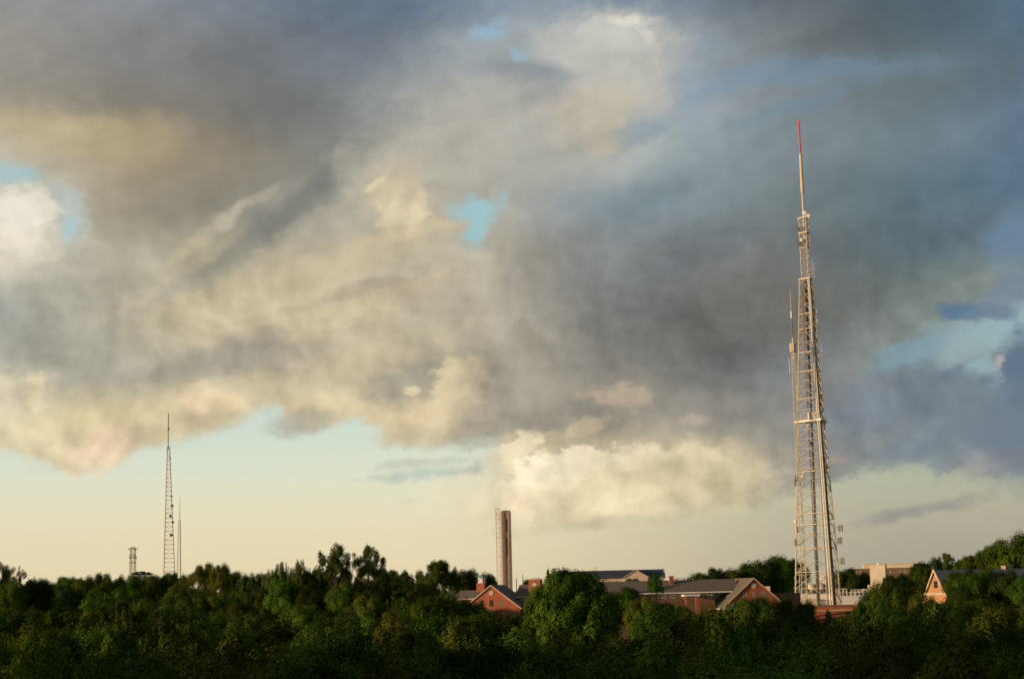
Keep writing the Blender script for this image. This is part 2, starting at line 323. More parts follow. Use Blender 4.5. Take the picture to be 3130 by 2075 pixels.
def leafmat(name, a, b, c, tr=.22):
    m = bpy.data.materials.new(name); m.use_nodes = True
    t = m.node_tree; T = t.nodes; T.clear(); LL = t.links
    tcn = T.new('ShaderNodeTexCoord'); n = T.new('ShaderNodeTexNoise'); n.inputs['Scale'].default_value = 7; n.inputs['Detail'].default_value = 3
    LL.new(tcn.outputs['Object'], n.inputs['Vector'])
    r = T.new('ShaderNodeValToRGB'); e = r.color_ramp.elements
    e[0].position = .36; e[0].color = (*a, 1); e[1].position = .66; e[1].color = (*c, 1); k = e.new(.5); k.color = (*b, 1)
    LL.new(n.outputs['Fac'], r.inputs[0])
    oi = T.new('ShaderNodeObjectInfo'); hs = T.new('ShaderNodeHueSaturation')
    for s, lo, hi in (('Hue', .47, .52), ('Value', .65, 1.35)):
        q = T.new('ShaderNodeMapRange'); q.inputs['To Min'].default_value = lo; q.inputs['To Max'].default_value = hi
        if s == 'Hue':
            f = T.new('ShaderNodeMath'); f.operation = 'FRACT'; g = T.new('ShaderNodeMath'); g.operation = 'MULTIPLY'; g.inputs[1].default_value = 17.3
            LL.new(oi.outputs['Random'], g.inputs[0]); LL.new(g.outputs[0], f.inputs[0]); LL.new(f.outputs[0], q.inputs['Value'])
        else: LL.new(oi.outputs['Random'], q.inputs['Value'])
        LL.new(q.outputs[0], hs.inputs[s])
    LL.new(r.outputs[0], hs.inputs['Color'])
    d = T.new('ShaderNodeBsdfDiffuse'); tl = T.new('ShaderNodeBsdfTranslucent'); mx = T.new('ShaderNodeMixShader'); mx.inputs[0].default_value = tr
    LL.new(hs.outputs[0], d.inputs[0]); LL.new(hs.outputs[0], tl.inputs[0])
    LL.new(d.outputs[0], mx.inputs[1]); LL.new(tl.outputs[0], mx.inputs[2])
    o = T.new('ShaderNodeOutputMaterial'); LL.new(mx.outputs[0], o.inputs[0]); return m
leafA = leafmat('leaves_broadleaf', (.034, .074, .012), (.060, .112, .014), (.098, .160, .019))
leafB = leafmat('leaves_olive', (.046, .068, .012), (.078, .102, .015), (.115, .138, .020))
leafC = leafmat('leaves_dark', (.024, .042, .010), (.036, .058, .012), (.055, .080, .015))
leafD = leafmat('leaves_conifer', (.030, .032, .016), (.040, .045, .02), (.05, .055, .024))

# ------------------------------------------------------------------ mesh helpers
class MB:
    def __init__(s): s.v = []; s.f = []
    def add(s, vs, fs):
        o = len(s.v); s.v += [tuple(v) for v in vs]; s.f += [tuple(i + o for i in f) for f in fs]; return s
    def box(s, x0, x1, y0, y1, z0, z1):
        v = [(x0,y0,z0),(x1,y0,z0),(x1,y1,z0),(x0,y1,z0),(x0,y0,z1),(x1,y0,z1),(x1,y1,z1),(x0,y1,z1)]
        return s.add(v, [(0,3,2,1),(4,5,6,7),(0,1,5,4),(1,2,6,5),(2,3,7,6),(3,0,4,7)])
    def tube(s, a, b, r0, r1=None, n=6):
        a, b = Vector(a), Vector(b); r1 = r0 if r1 is None else r1
        d = (b - a)
        if d.length < 1e-6: return s
        d.normalize(); u = d.orthogonal().normalized(); w_ = d.cross(u)
        vs = []
        for p, r in ((a, r0), (b, r1)):
            for k in range(n):
                t = 2 * math.pi * k / n; vs.append(p + (u * math.cos(t) + w_ * math.sin(t)) * r)
        fs = [(k, (k + 1) % n, n + (k + 1) % n, n + k) for k in range(n)] + [tuple(range(n - 1, -1, -1)), tuple(range(n, 2 * n))]
        return s.add(vs, fs)
    def lathe(s, c, prof, n=12, axis=(0, 0, 1)):
        c = Vector(c); ax = Vector(axis).normalized(); u = ax.orthogonal().normalized(); w_ = ax.cross(u); vs = []; m = len(prof)
        for r, h in prof:
            for k in range(n):
                t = 2 * math.pi * (k + .5) / n; vs.append(c + ax * h + (u * math.cos(t) + w_ * math.sin(t)) * max(r, 1e-3))
        fs = [(i*n+k, i*n+(k+1)%n, (i+1)*n+(k+1)%n, (i+1)*n+k) for i in range(m-1) for k in range(n)]
        fs += [tuple(range(n-1, -1, -1)), tuple(range((m-1)*n, m*n))]
        return s.add(vs, fs)
    def prism(s, pts, y0, y1):            # outline in x,z pushed along y
        n = len(pts); vs = [(x, y0, z) for x, z in pts] + [(x, y1, z) for x, z in pts]
        return s.add(vs, [tuple(range(n)), tuple(range(2*n-1, n-1, -1))] + [(k, n+k, n+(k+1)%n, (k+1)%n) for k in range(n)])
    def slab(s, quad, t):                 # thin plate, thickness t upward
        q = [Vector(p) for p in quad]; nrm = (q[1]-q[0]).cross(q[3]-q[0]).normalized() * t
        vs = q + [p + nrm for p in q]
        return s.add(vs, [(3,2,1,0),(4,5,6,7),(0,1,5,4),(1,2,6,5),(2,3,7,6),(3,0,4,7)])
    def build(s, name, m, parent=None, loc=None):
        me = bpy.data.meshes.new(name); me.from_pydata(s.v, [], s.f); me.materials.append(m); me.update()
        o = bpy.data.objects.new(name, me); col.objects.link(o)
        if parent: o.parent = parent
        if loc: o.location = loc
        return o
def tag(o, label=None, cat=None, group=None, kind=None):
    for k, v in (('label', label), ('category', cat), ('group', group), ('kind', kind)):
        if v: o[k] = v
    return o
def thing(name, loc, label, cat, group=None, rotz=0):
    o = bpy.data.objects.new(name, None); o.empty_display_size = .5; col.objects.link(o)
    o.location = loc; o.rotation_euler = (0, 0, rotz); return tag(o, label, cat, group)

# ------------------------------------------------------------------ ground
def ground(x, y):
    d = math.hypot(x, y)
    g = float(np.interp(d, [0, 150, 300, 500, 800, 1200, 2500, 9000], [0, 2, 5, 9, 11.5, 16, 26, 30]))
    s = min(max((-x - 20) / 120, 0), 1) * min(max((d - 280) / 200, 0), 1)
    return g + 5 * s * s * (3 - 2 * s) + 0.5 * math.sin(x * .021) * math.cos(y * .017)
mb = MB(); rs = [0] + [12 * 1.115 ** k for k in range(60)]; NS = 96
vs = [(0, 0, ground(0, 0))]; fs = []
for r in rs[1:]:
    for k in range(NS):
        a = 2 * math.pi * k / NS; vs.append((r * math.cos(a), r * math.sin(a), ground(r * math.cos(a), r * math.sin(a))))
for k in range(NS): fs.append((0, 1 + k, 1 + (k + 1) % NS))
for i in range(len(rs) - 2):
    for k in range(NS):
        a, b = 1 + i*NS + k, 1 + i*NS + (k+1) % NS; fs.append((a, a + NS, b + NS, b))
mb.add(vs, fs); tag(mb.build('ground', groundm), kind='structure')

# ------------------------------------------------------------------ buildings
def window(par, x, z, wd, ht, y, m=darkglass, frame=whitewash, arch=False):
    f = MB()
    t = .09
    f.box(x-wd/2-t, x+wd/2+t, y-.06, y+.05, z-t, z).box(x-wd/2-t, x+wd/2+t, y-.06, y+.05, z+ht, z+ht+t)
    f.box(x-wd/2-t, x-wd/2, y-.06, y+.05, z, z+ht).box(x+wd/2, x+wd/2+t, y-.06, y+.05, z, z+ht)
    f.box(x-.03, x+.03, y-.045, y+.02, z, z+ht).box(x-wd/2, x-.03, y-.045, y+.02, z+ht/2-.03, z+ht/2+.03).box(x+.03, x+wd/2, y-.045, y+.02, z+ht/2-.03, z+ht/2+.03)
    o = f.build('window', frame, par)
    MB().box(x-wd/2, x+wd/2, y-.02, y-.01, z, z+ht).build('pane', m, o)
    return o
def oculus(par, x, z, r, y):
    o = MB().lathe((x, y+.02, z), [(r*1.12, 0), (r*1.12, .16), (r*.86, .16), (r*.86, .10)], 24, (0, -1, 0)).build('round_window', cream, par)
    MB().lathe((x, y-.1, z), [(r*.86, 0), (r*.84, .03)], 24, (0, -1, 0)).build('pane', mat('pale_stone_panel', (.55, .46, .36)), o)
    return o
def gable_block(par, x0, x1, y0, y1, zb, ze, za, wall, roof, trim=cream, over=.45, front=True, axis='y'):
    """ridge along y, gable towards -y"""
    xm = (x0+x1)/2
    MB().prism([(x0, zb), (x1, zb), (x1, ze), (xm, za), (x0, ze)], y0, y1).build('wall', wall, par)
    sl_ = (za-ze)/(xm-x0); xo = over; t = .28
    rf = MB()
    rf.prism([(x0-xo, ze-xo*sl_+.02), (xm, za+.02), (xm, za+.02+t*1.3), (x0-xo, ze-xo*sl_+.02+t*1.3)], y0-.35, y1+.35)
    rf.prism([(xm, za+.02), (x1+xo, ze-xo*sl_+.02), (x1+xo, ze-xo*sl_+.02+t*1.3), (xm, za+.02+t*1.3)], y0-.35, y1+.35)
    r = rf.build('roof', roof, par)
    for sgn in (-1, 1):
        xe = xm + sgn*(xm-x0+xo)
        bb = MB(); pts = [(xm, za+.40), (xe, ze-xo*sl_+.40), (xe, ze-xo*sl_+.04), (xm, za+.04)]
        if sgn < 0: pts = pts[::-1]
        bb.prism(pts, y0-.5, y0-.355); bb.build('bargeboard', trim, r)
    return r
def long_roof(par, x0, x1, ye, yr, ze, zr, roof, back=None, trim=cream):
    """ridge along x; front eave at ye, ridge at yr"""
    yb = 2*yr-ye
    q = MB()
    q.slab([(x0, ye, ze), (x1, ye, ze), (x1, yr, zr), (x0, yr, zr)], .25)
    q.slab([(x0, yr, zr), (x1, yr, zr), (x1, yb, ze), (x0, yb, ze)], .25)
    r = q.build('roof', roof, par)
    if trim: MB().box(x0, x1, ye-.25, ye+.12, ze-.38, ze-.02).build('cornice', trim, par)
    return r

# A: brick building with gable, cupola and parapet (left of centre)
D = 500; o0 = P(1502, 1840, D); g = ground(o0.x, D); m_ = D / FPX
A = thing('brick_school_building', (o0.x, D, g), 'red brick building with sunlit gable and green domed cupola, below the concrete bell tower', 'building', rotz=R(-14))
za = P(1502.5, 1791, D).z - g; ze = P(1589, 1858, D).z - g
hw = 8.6
gable_block(A, -hw, hw, 0, 16, 0, ze, za, brick, shingle)
oculus(A, 0, P(1502.5, 1812, D).z - g, .62, 0)
for px in (1473.7, 1502, 1531):
    zz = P(1502, 1852, D).z - g
    window(A, (px - 1502) * m_ * 1.04, zz, .95, 1.75, 0, m=paleglass if px > 1530 else darkglass, frame=brickbrown)
for x in (-6, -3, 0, 3, 6):
    window(A, x, zz - 4, 1.0, 1.9, 0)
zr = P(1560, 1789.5, D + 12).z - g; zE = P(1560, 1822, D + 7).z - g
MB().box(hw+.01, 40, 7.2, 17, 0, zE - .3).build('side_wall', brickbrown, A)  # darker brick paints in the shade cast by the gable wing
long_roof(A, hw - 3, 40, 6.9, 12, zE, zr, slate)
zl = P(1470, 1805, D + 12).z - g
MB().box(-26, -hw-.01, 7.2, 17, 0, zE - .6).build('side_wall', brick, A)
long_roof(A, -26, -hw + 3, 6.9, 12, zE - .3, zl, shingle)
# parapet dormer with round stone
cx = (1598.5 - 1502) * m_ * 1.0 + 2.2; zt = P(1598, 1772, D + 6).z - g
pd = MB().box(cx - 1.75, cx + 1.75, 6.2, 8.8, zE - .8, zt).build('parapet_dormer', brick, A)
MB().box(cx - 1.9, cx + 1.9, 6.05, 8.95, zt + .003, zt + .2).build('coping', cream, pd)
ou = oculus(A, cx, zt - 1.55, .6, 6.2); ou.parent = pd
wi = window(A, cx, zt - 4.2, 1.0, 1.25, 6.2, paleglass); wi.parent = pd
for x in (cx + 4.5, cx + 8, cx + 11.5, cx - 4): window(A, x, zE - 3.0, 1.0, 1.9, 7.2)
# cupola
cx = (1470 - 1502) * m_ - 3.1; b0 = zl - 1.6; zc = P(1470, 1781, D + 12).z - g
cu = MB().box(cx - 1.2, cx + 1.2, 10.8, 13.2, b0, zc).build('cupola', brick, A)
z2 = P(1473, 1767, D + 12).z - g; z3 = P(1473, 1755, D + 12).z - g
lan = MB(); c = (cx + .25, 12, zc)
lan.lathe(c, [(1.3, 0), (1.3, .2), (1.1, .2), (1.1, z2 - zc - .2), (1.38, z2 - zc - .15), (1.38, z2 - zc)], 8); lan.build('lantern', whitewash, cu)
dm = MB(); h = z3 - z2
dm.lathe((cx + .25, 12, z2 + .003), [(1.3, 0), (1.2, h*.35), (.86, h*.68), (.36, h*.95), (.08, h+.1), (.04, h + 1.0)], 12); dm.build('dome', copper, cu)
for k in range(6):
    a = 2 * math.pi * (k + .5) / 6
    MB().box(-.16, .16, -.02, .02, 0, .75).build('louvre', darkglass, cu, (cx + .25 + 1.05 * math.sin(a), 12 - 1.05 * math.cos(a), zc + .35)).rotation_euler = (0, 0, a)
# small cream vent house on the ridge beside the tower
MB().box(9.0, 10.2, 11.2, 12.6, zr - .6, zr + 1.1).build('roof_vent', creampaint, A)

# B: concrete bell tower
D = 700; o0 = P(1551, 1800, D); g = ground(o0.x, D); m_ = D / FPX
B = thing('bell_tower', (o0.x, D, g), 'tall concrete bell tower with a dark vertical slit and sunlit left edge', 'tower', rotz=R(10))
B.scale = (1.08, 1.15, 1); ht = P(1546, 1562, D).z - g; zz = lambda y: P(1548, y, D).z - g
MB().box(-1.72, -.75, -1.6, 2.0, 0, ht).build('pier', concretedark, B)
MB().box(.85, 1.72, -1.6, 2.0, 0, ht - .25).build('pier', concretedark, B)
MB().box(-.745, .845, -1.42, 1.6, zz(1632), ht - .1).build('upper_panel', concrete, B)
MB().box(-.745, .845, -1.36, 1.6, 0, zz(1632)-.003).build('lower_panel', concrete, B)
MB().box(-2.0, -1.725, -1.2, -.6, 0, ht - .4).build('rib', concrete, B)
MB().box(-2.0, -1.725, .3, 1.0, 0, ht - .4).build('rib', concrete, B)
MB().box(.45, .7, -1.6, -1.365, 0, zz(1630)).build('rib', concrete, B)
MB().box(-.12, .24, -1.46, -1.423, zz(1627), zz(1585)).build('slit', darkglass, B)
MB().box(-.22, .22, -1.40, -1.363, zz(1700), zz(1645)).build('slit', darkglass, B)
MB().box(-.7, .8, -1.66, -1.37, zz(1772), zz(1770)).build('ledge', concrete, B)
MB().box(-1.74, 1.74, -1.62, 2.02, ht+.003, ht + .18).build('coping', concretedark, B)
MB().box(-.2, -.05, 0, .15, ht, ht + 1.2).build('vent_pipe', steel, B)

# generic lattice
def lattice(par, levels, mleg, mbr, leg_r, br_r, sides=3, rot=0.0, xbrace=True, ctr=(0, 0), names=('leg', 'lattice_bracing'), hz=1.0, sub=False):
    """levels: list of (z, R)"""
    def c(i, k):
        z, r = levels[i]; a = rot + 2 * math.pi * k / sides
        return Vector((ctr[0] + r * math.sin(a), ctr[1] - r * math.cos(a), z))
    for k in range(sides):
        q = MB()
        for i in range(len(levels) - 1): q.tube(c(i, k), c(i+1, k), leg_r(levels[i][0]), leg_r(levels[i+1][0]), 6)
        q.build(names[0], mleg, par)
    for k in range(sides):
        q = MB(); k2 = (k + 1) % sides
        for i in range(len(levels) - 1):
            a, b, a2, b2 = c(i, k), c(i, k2), c(i+1, k), c(i+1, k2)
            q.tube(a2, b2, br_r * hz, n=4)
            if xbrace == 'k':
                mm = (a2 + b2) / 2; q.tube(a, mm, br_r, n=4); q.tube(b, mm, br_r, n=4)
            elif xbrace == 'z': q.tube(*( (a, b2) if i % 2 else (b, a2) ), br_r, n=4)
            elif xbrace: q.tube(a, b2, br_r, n=4); q.tube(b, a2, br_r, n=4)
            if sub:                  # redundant members inside each panel
                mm = (a2 + b2) / 2; q.tube((a + a2) / 2, (a + mm) / 2, .06, n=4); q.tube((b + b2) / 2, (b + mm) / 2, .06, n=4)
                q.tube((a + mm) / 2, (a2 + mm) / 2, .05, n=4); q.tube((b + mm) / 2, (b2 + mm) / 2, .05, n=4)
        q.build(names[1], mbr, par)
    return c
def dish(par, p, r, d, m=whitewash, name='dish'):
    d = Vector(d).normalized()
    o = MB().lathe(p, [(r*.35, -.55*r), (r*.92, -.25*r), (r, 0), (r, .35*r), (r*.9, .42*r), (.02, .48*r)], 14, d).build(name, m, par)
    return o

# C1: the big tower (right)
D = 800; base = P(2516, 1845, D); g = ground(base.x, D); m_ = D / FPX
T = thing('broadcast_tower', (base.x, D, g), 'tall lattice broadcast tower with a bright red antenna tip and a platform cabin halfway up', 'tower')
def tz(y, x=2490): return P(x, y, D).z - g
zb0 = tz(1845); z_pl = tz(1290); z_sh = tz(854, 2460); z_tp = tz(668, 2455)
Rb, Rs = 12.9, 3.5
def rad(z): return max(Rs, Rb + (z - zb0) * (Rs - Rb) / (z_sh - zb0))
lv = []; z = 0.0; step = 7.6
while z < z_sh - 2.5:
    lv.append((z, rad(z))); step = 6.4 if z < 60 else 4.6; z += step
lv.append((z_sh, rad(z_sh)))
ROT = R(10)
cc = lattice(T, lv, steel, steel, lambda z: .40 - .2 * z / 200, .12, 3, ROT, 'k', hz=.7, sub=True)
# upper narrow section
lv2 = [(z_sh + (z_tp - z_sh) * i / 9, 2.35) for i in range(10)]
cu2 = lattice(T, lv2, steel, steel, lambda z: .2, .085, 3, ROT, True, names=('upper_leg', 'upper_bracing'))
def ring(z, r, wd, th, name, m=steel):
    pts = [Vector((r * math.sin(ROT + 2*math.pi*k/3), -r * math.cos(ROT + 2*math.pi*k/3), z)) for k in range(3)]
    inn = [p.lerp(Vector((0, 0, z)), wd / r) for p in pts]
    vs = pts + inn + [p + Vector((0, 0, th)) for p in pts + inn]; fs = []
    for k in range(3):
        k2 = (k+1) % 3
        fs += [(k, 3+k, 3+k2, k2), (6+k, 6+k2, 9+k2, 9+k), (k, k2, 6+k2, 6+k), (3+k, 9+k, 9+k2, 3+k2)]
    return MB().add(vs, fs).build(name, m, T)
pf = ring(z_pl, rad(z_pl) + 1.9, 4.2, .95, 'platform', whitewash)
rl = MB()
for k in range(3):
    for j in range(13):
        a = cc(0, k).copy(); rr = rad(z_pl) + 1.6
        p0 = Vector((rr*math.sin(ROT+2*math.pi*k/3), -rr*math.cos(ROT+2*math.pi*k/3), 0)); p1 = Vector((rr*math.sin(ROT+2*math.pi*(k+1)/3), -rr*math.cos(ROT+2*math.pi*(k+1)/3), 0))
        p = p0.lerp(p1, j/12); rl.tube(p + Vector((0, 0, z_pl + .95)), p + Vector((0, 0, z_pl + 2.0)), .05, n=4)
    rl.tube(p0 + Vector((0, 0, z_pl+2.0)), p1 + Vector((0, 0, z_pl+2.0)), .06, n=4)
rl.build('railing', steel, pf)
px_ = (2477 - PX(Vector(T.location) + Vector((0, 0, z_pl)))[0]) * m_
MB().box(px_ - 1.75, px_ + 1.75, -6.2, -3.6, z_pl + .76, z_pl + 4.3).build('equipment_cabin', whitewash, T)
MB().box(px_ + 3.2, px_ + 4.3, -7.2, -6.0, z_pl + .76, z_pl + 2.4).build('cabinet', whitewash, T)
MB().box(px_ + 2.0, px_ + 2.9, -5.2, -4.2, z_pl + .76, z_pl + 3.4).build('cabinet', steeldark, T)
for y, r_, w_, t_ in ((854, Rs + .45, 1.3, .5), (714, 3.1, .8, .45), (668, 3.2, 1.1, .5), (758, 2.9, .5, .2)):
    ring(tz(y, 2458), r_, w_, t_, 'ring_platform')
for y in (960, 1006, 1078, 1136, 1218, 1442, 1571, 1604, 1677, 1748):
    z = tz(y); ring(z, rad(z) + .1, .34, .28, 'ring_girder')
# shaft, ladder and cables
sx, sy = -2.2, -.6
zt_ = z_tp
lvS = [(i * 3.0, .85) for i in range(int(z_sh / 3.0) + 1)]
lattice(T, lvS, steeldark, steeldark, lambda z: .15, .07, 4, R(45), 'z', ctr=(sx, sy), names=('lift_shaft_post', 'lift_shaft_bracing'))
q = MB()
for (dx, dy, r_) in ((-.35, 0, .20), (.35, .2, .18), (0, -.4, .16)):
    q.tube((sx + dx, sy + dy, 0), (sx*.2 + dx, sy*.2 + dy, z_sh), r_, n=5)
q.build('feeder_cables', blackrub, T)
n0 = cc(0, 0)
def near(z, off=(0, 0)):
    r_ = rad(z); return Vector((r_*math.sin(ROT) + off[0], -r_*math.cos(ROT) + off[1], z))
q = MB(); q.tube(near(0, (-1.05, .4)), near(z_sh, (-.55, .3)), .36, .24, 8); q.build('coaxial_pipe', mat('bright_galvanised', (.86, .80, .70), .4, .1), T)
q = MB(); q.tube(near(0, (.95, .9)), near(z_sh, (.5, .5)), .42, .2, 6); q.tube(near(0, (1.5, 1.4)), near(z_pl, (.9, .9)), .36, .2, 6); q.tube(near(0, (-2.0, 1.2)), near(z_pl, (-1.1, .9)), .2, .14, 6); q.build('cable_bundle', steeldark, T)
q = MB(); z = 0.
while z < z_sh:
    q.tube(near(z, (-1.2, .2)), near(z, (1.5, 1.1)), .05, n=4); z += 1.1
q.build('cable_ladder', steel, T)
# extra dark diagonals paint in the shade of the unlit right-hand face
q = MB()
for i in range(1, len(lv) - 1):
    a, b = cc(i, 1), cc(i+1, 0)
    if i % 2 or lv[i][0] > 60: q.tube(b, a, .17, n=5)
q.build('shade_brace', steeldark, T)
# mast on top
mz = [tz(y, 2450) for y in (668, 655, 590, 470, 464, 372)]
def axp(z): return (0, 0, z)
q = MB(); q.tube(axp(z_tp - 14), axp(mz[2]), .52, .5, 10); q.build('mast_pole', creampaint, T)
q = MB(); q.tube(axp(mz[2]+.002), axp(mz[3]), .78, .66, 12); q.lathe(axp(mz[2]-.1), [(.6,0),(.95,.05),(.95,.4),(.6,.5)], 12); q.build('antenna_mast', creampaint, T)
q = MB(); q.lathe(axp(mz[3]+.003), [(.66,0),(.3,.35),(.2,.5),(.2,mz[4]-mz[3]-.003)], 10); q.build('mast_collar', steeldark, T)
q = MB(); q.tube(axp(mz[4]), axp(mz[5]), .42, .36, 10); q.lathe(axp(mz[5]+.002), [(.36,0),(.2,.3),(.05,1.2)], 10); q.build('red_antenna', redpaint, T)
q = MB(); q.tube(axp(mz[2] - 9), axp(mz[3] - 1), .06, n=4)
def atT(px, py, dy=0):  # offset from tower axis for a feature seen at px,py
    z = tz(py, px); ax = PX(Vector(T.location) + Vector((0, 0, z)))[0]
    return Vector(((px - ax) * m_, dy, z))
for px, py, r_ in ((2456, 655, 1.05), (2467.5, 664, 1.1)): dish(T, atT(px, py, -2.4), r_, (-.3, -1, 0))
for px, py, r_, d, mm in ((2509, 1404, 1.6, (.3, -1, 0), creampaint), (2521, 1428, 1.1, (1, -.5, 0), steeldark), (2509, 1258, .9, (.5, -1, 0), whitewash),
        (2510, 1764, 1.35, (-.2, -1, 0), whitewash), (2535, 1761, 1.5, (.2, -1, 0), whitewash), (2505, 1212, .8, (.6, -1, 0), creampaint), (2498, 1208, .9, (-.3, -1, 0), whitewash), (2469, 1300, .8, (0, -1, -.2), whitewash),
        (2504, 1238, .7, (1, -.6, 0), steeldark), (2475, 1355, .8, (1, -.4, 0), steeldark), (2431, 1594, .8, (-1, -.4, 0), whitewash), (2448, 1456, .9, (-.6, -1, 0), whitewash), (2449, 735, .7, (-1, -.5, 0), whitewash)):
    dish(T, atT(px, py, -3.6 if px > 2480 else -1), r_, d, mm)
def sector(px, py, dirn, n=4, h=3.2):
    c0 = atT(px, py, 0); z = c0.z
    fr = thing_part = MB()
    fr.tube((c0.x - dirn * 3.2, c0.y, z + .6), (c0.x + dirn * .6, c0.y, z + .6), .12, n=4)
    fr.tube((c0.x - dirn * 3.2, c0.y, z - .6), (c0.x + dirn * .6, c0.y, z - .6), .12, n=4)
    fr.tube((c0.x, c0.y - 2.2, z + .6), (c0.x, c0.y + 2.2, z + .6), .12, n=4); fr.tube((c0.x, c0.y - 2.2, z - .6), (c0.x, c0.y + 2.2, z - .6), .12, n=4)
    f = fr.build('antenna_mount', steeldark, T)
    for j in range(n):
        yy = c0.y - 2.1 + 4.2 * j / (n - 1); xx = c0.x + dirn * (.55 - .4 * j)
        MB().box(xx - .17, xx + .17, yy - .2, yy + .2, z - h/2, z + h/2).build('panel_antenna', creampaint if j % 2 else steeldark, f)
for a in ((2438, 1617, -1), (2432, 1658, -1), (2568, 1614, 1), (2566, 1652, 1), (2573, 1714, 1), (2534, 1652, 1), (2433, 1463, -1), (2431, 1475, -1)): sector(*a)
for a in ((2436, 700, -1), (2467, 708, 1), (2438, 745, -1), (2466, 748, 1)): sector(*a, n=3, h=2.2)
for px, y0, y1 in ((2476, 750, 700), (2474, 722, 690), (2483, 840, 795), (2489, 850, 805), (2498, 985, 945), (2511, 1090, 1045), (2496, 1030, 960), (2424, 1140, 1092), (2551, 1560, 1510)):
    a, b = atT(px, y0), atT(px, y1); a2 = a.copy(); a2.x = b.x = (a.x + b.x) / 2
    q = MB(); q.tube(a2, b, .13, n=5); sgn = -1 if px > 2470 else 1
    q.tube(a2 + Vector((0, 0, .4)), a2 + Vector((sgn * 3, 0, .4)), .08, n=4); q.build('whip_antenna', whitewash, T)
# tower foot extra strutting
for k in range(3):
    a, b = cc(0, k), cc(0, (k+1) % 3)
    for t_ in (.16, .84):
        q = MB(); p = a.lerp(b, t_); q.tube(p, p + Vector((0, 0, 22)), .16, n=5)
        for j in range(5): q.tube((cc(0, k if t_ < .5 else (k+1) % 3)) + Vector((0, 0, j * 4.4)), p + Vector((0, 0, j * 4.4 + 4.4)), .09, n=4)
        q.build('foot_strut', steel, T)

q = MB()
for k in range(3):
    q = MB(); p = cc(0, k); q.box(p.x - 1.1, p.x + 1.1, p.y - 1.1, p.y + 1.1, -12, .15).build('footing', concretedark, T)
def stand(o, k):                  # sizes above were worked out for 800 m; the tower stands nearer and is that much smaller
    c0 = Vector((0, 0, CAMZ)); o.location = c0 + (Vector(o.location) - c0) * k; o.scale = (k, k, k)

# C2: slim companion mast at its left
D2 = 790; b2 = P(2462, 1835, D2); g2 = ground(b2.x, D2)
S = thing('antenna_mast', (b2.x, D2, g2), 'slender pale mast with a drum of panels, standing close left of the big tower', 'mast')
def z2_(y): return P(2430, y, D2).z - g2
t0 = z2_(1078)
n_ = int(t0 / 2.6)
lattice(S, [(t0 * i / n_, 1.45 - .55 * i / n_) for i in range(n_ + 1)], steel, steel, lambda z: .16, .06, 3, R(30), 'z')
MB().tube((0, 0, t0 - 3), (0, 0, z2_(1032)), .4, n=8).build('pole', steel, S)
dr = MB().lathe((0, 0, z2_(1076)), [(.5, 0), (1.05, .1), (1.05, .5), (.5, .6)], 10).build('drum_ring', steel, S)
for k in range(8):
    a = 2 * math.pi * k / 8
    MB().tube((1.25 * math.sin(a), -1.25 * math.cos(a), z2_(1076)), (1.25 * math.sin(a), -1.25 * math.cos(a), z2_(1049)), .36, n=6).build('panel_antenna', creampaint, S)
MB().tube((0, 0, z2_(1032)+.002), (0, 0, z2_(972)), .3, .26, n=8).build('antenna_base', steeldark, S)
MB().tube((0, 0, z2_(972)+.002), (0, 0, z2_(952)), .46, n=8).build('antenna_section', whitewash, S)
MB().tube((0, 0, z2_(952)+.002), (0, 0, z2_(886)), .26, .14, n=6).build('antenna_tip', redwhite, S)
q = MB(); q.tube((-2.1, 0, z2_(1140)), (-2.1, 0, z2_(1095)), .14, n=5); q.tube((-2.1, 0, z2_(1138)), (0, 0, z2_(1138)), .07, n=4); q.tube((-2.1, 0, z2_(1110)), (0, 0, z2_(1110)), .07, n=4); q.build('whip_antenna', whitewash, S)

MB().box(-1.6, 1.6, -1.6, 1.6, -12, .1).build('footing', concretedark, S)
stand(T, .69); stand(S, .69)

# C3: far towers on the left
D = 2200; b = P(511.5, 1770, D); g = ground(b.x, D); m_ = D / FPX
F1 = thing('broadcast_tower', (b.x, D, g), 'distant reddish lattice tower with a tall spire, the tallest on the left skyline', 'tower')
fz = lambda y: P(512, y, D).z - g
ztop = fz(1366)
hN = 34
R0 = 10.2 + 0
lvF = [(ztop * i / hN, 10.6 * (1 - i / hN) + 2.0 * (i / hN)) for i in range(hN + 1)]
cf = lattice(F1, lvF, redwhite, redwhite, lambda z: .62, .13, 3, R(-18), 'z')
for i in range(1, hN):
    if i % 7:
        q = MB()
        for k in range(3): q.tube(cf(i, k), cf(i, (k+1) % 3), .26, n=4)
        q.build('girder_ring', redwhite, F1)
MB().tube(cf(0, 2), cf(hN, 2), .85, .6, 6).build('cable_run', redwhite, F1)
MB().tube((0, 0, ztop - 3), (0, 0, fz(1312)), .8, .6, 8).build('mast_pole', greyfar, F1)
MB().lathe((0, 0, fz(1316)), [(.8, 0), (1.5, 1), (1.6, 3), (.9, 4.6)], 10).build('mast_drum', redwhite, F1)
MB().tube((0, 0, fz(1306)), (0, 0, fz(1261)), .9, .65, 8).build('red_antenna', redwhite, F1)
for px, py, r_ in ((526.5, 1546, 2.1), (522, 1577, 1.8), (529, 1596, 1.8), (524, 1635, 2.1), (525, 1517, 1.4), (521, 1401, 1.2)):
    z = fz(py); ax = PX(Vector(F1.location) + Vector((0, 0, z)))[0]
    dish(F1, ((px - ax) * m_, -2, z), r_, (.3, -1, 0), greyfar)
D = 2600; b = P(548.5, 1770, D); g = ground(b.x, D)
F2 = thing('radio_tower', (b.x, D, g), 'thin pale lattice tower just right of the tallest left tower', 'tower')
fz = lambda y: P(548, y, D).z - g
lattice(F2, [(fz(1590) * i / 22, 4.4 - 2.6 * i / 22) for i in range(23)], greyfar, greyfar, lambda z: .42, .16, 3, R(35), 'z')
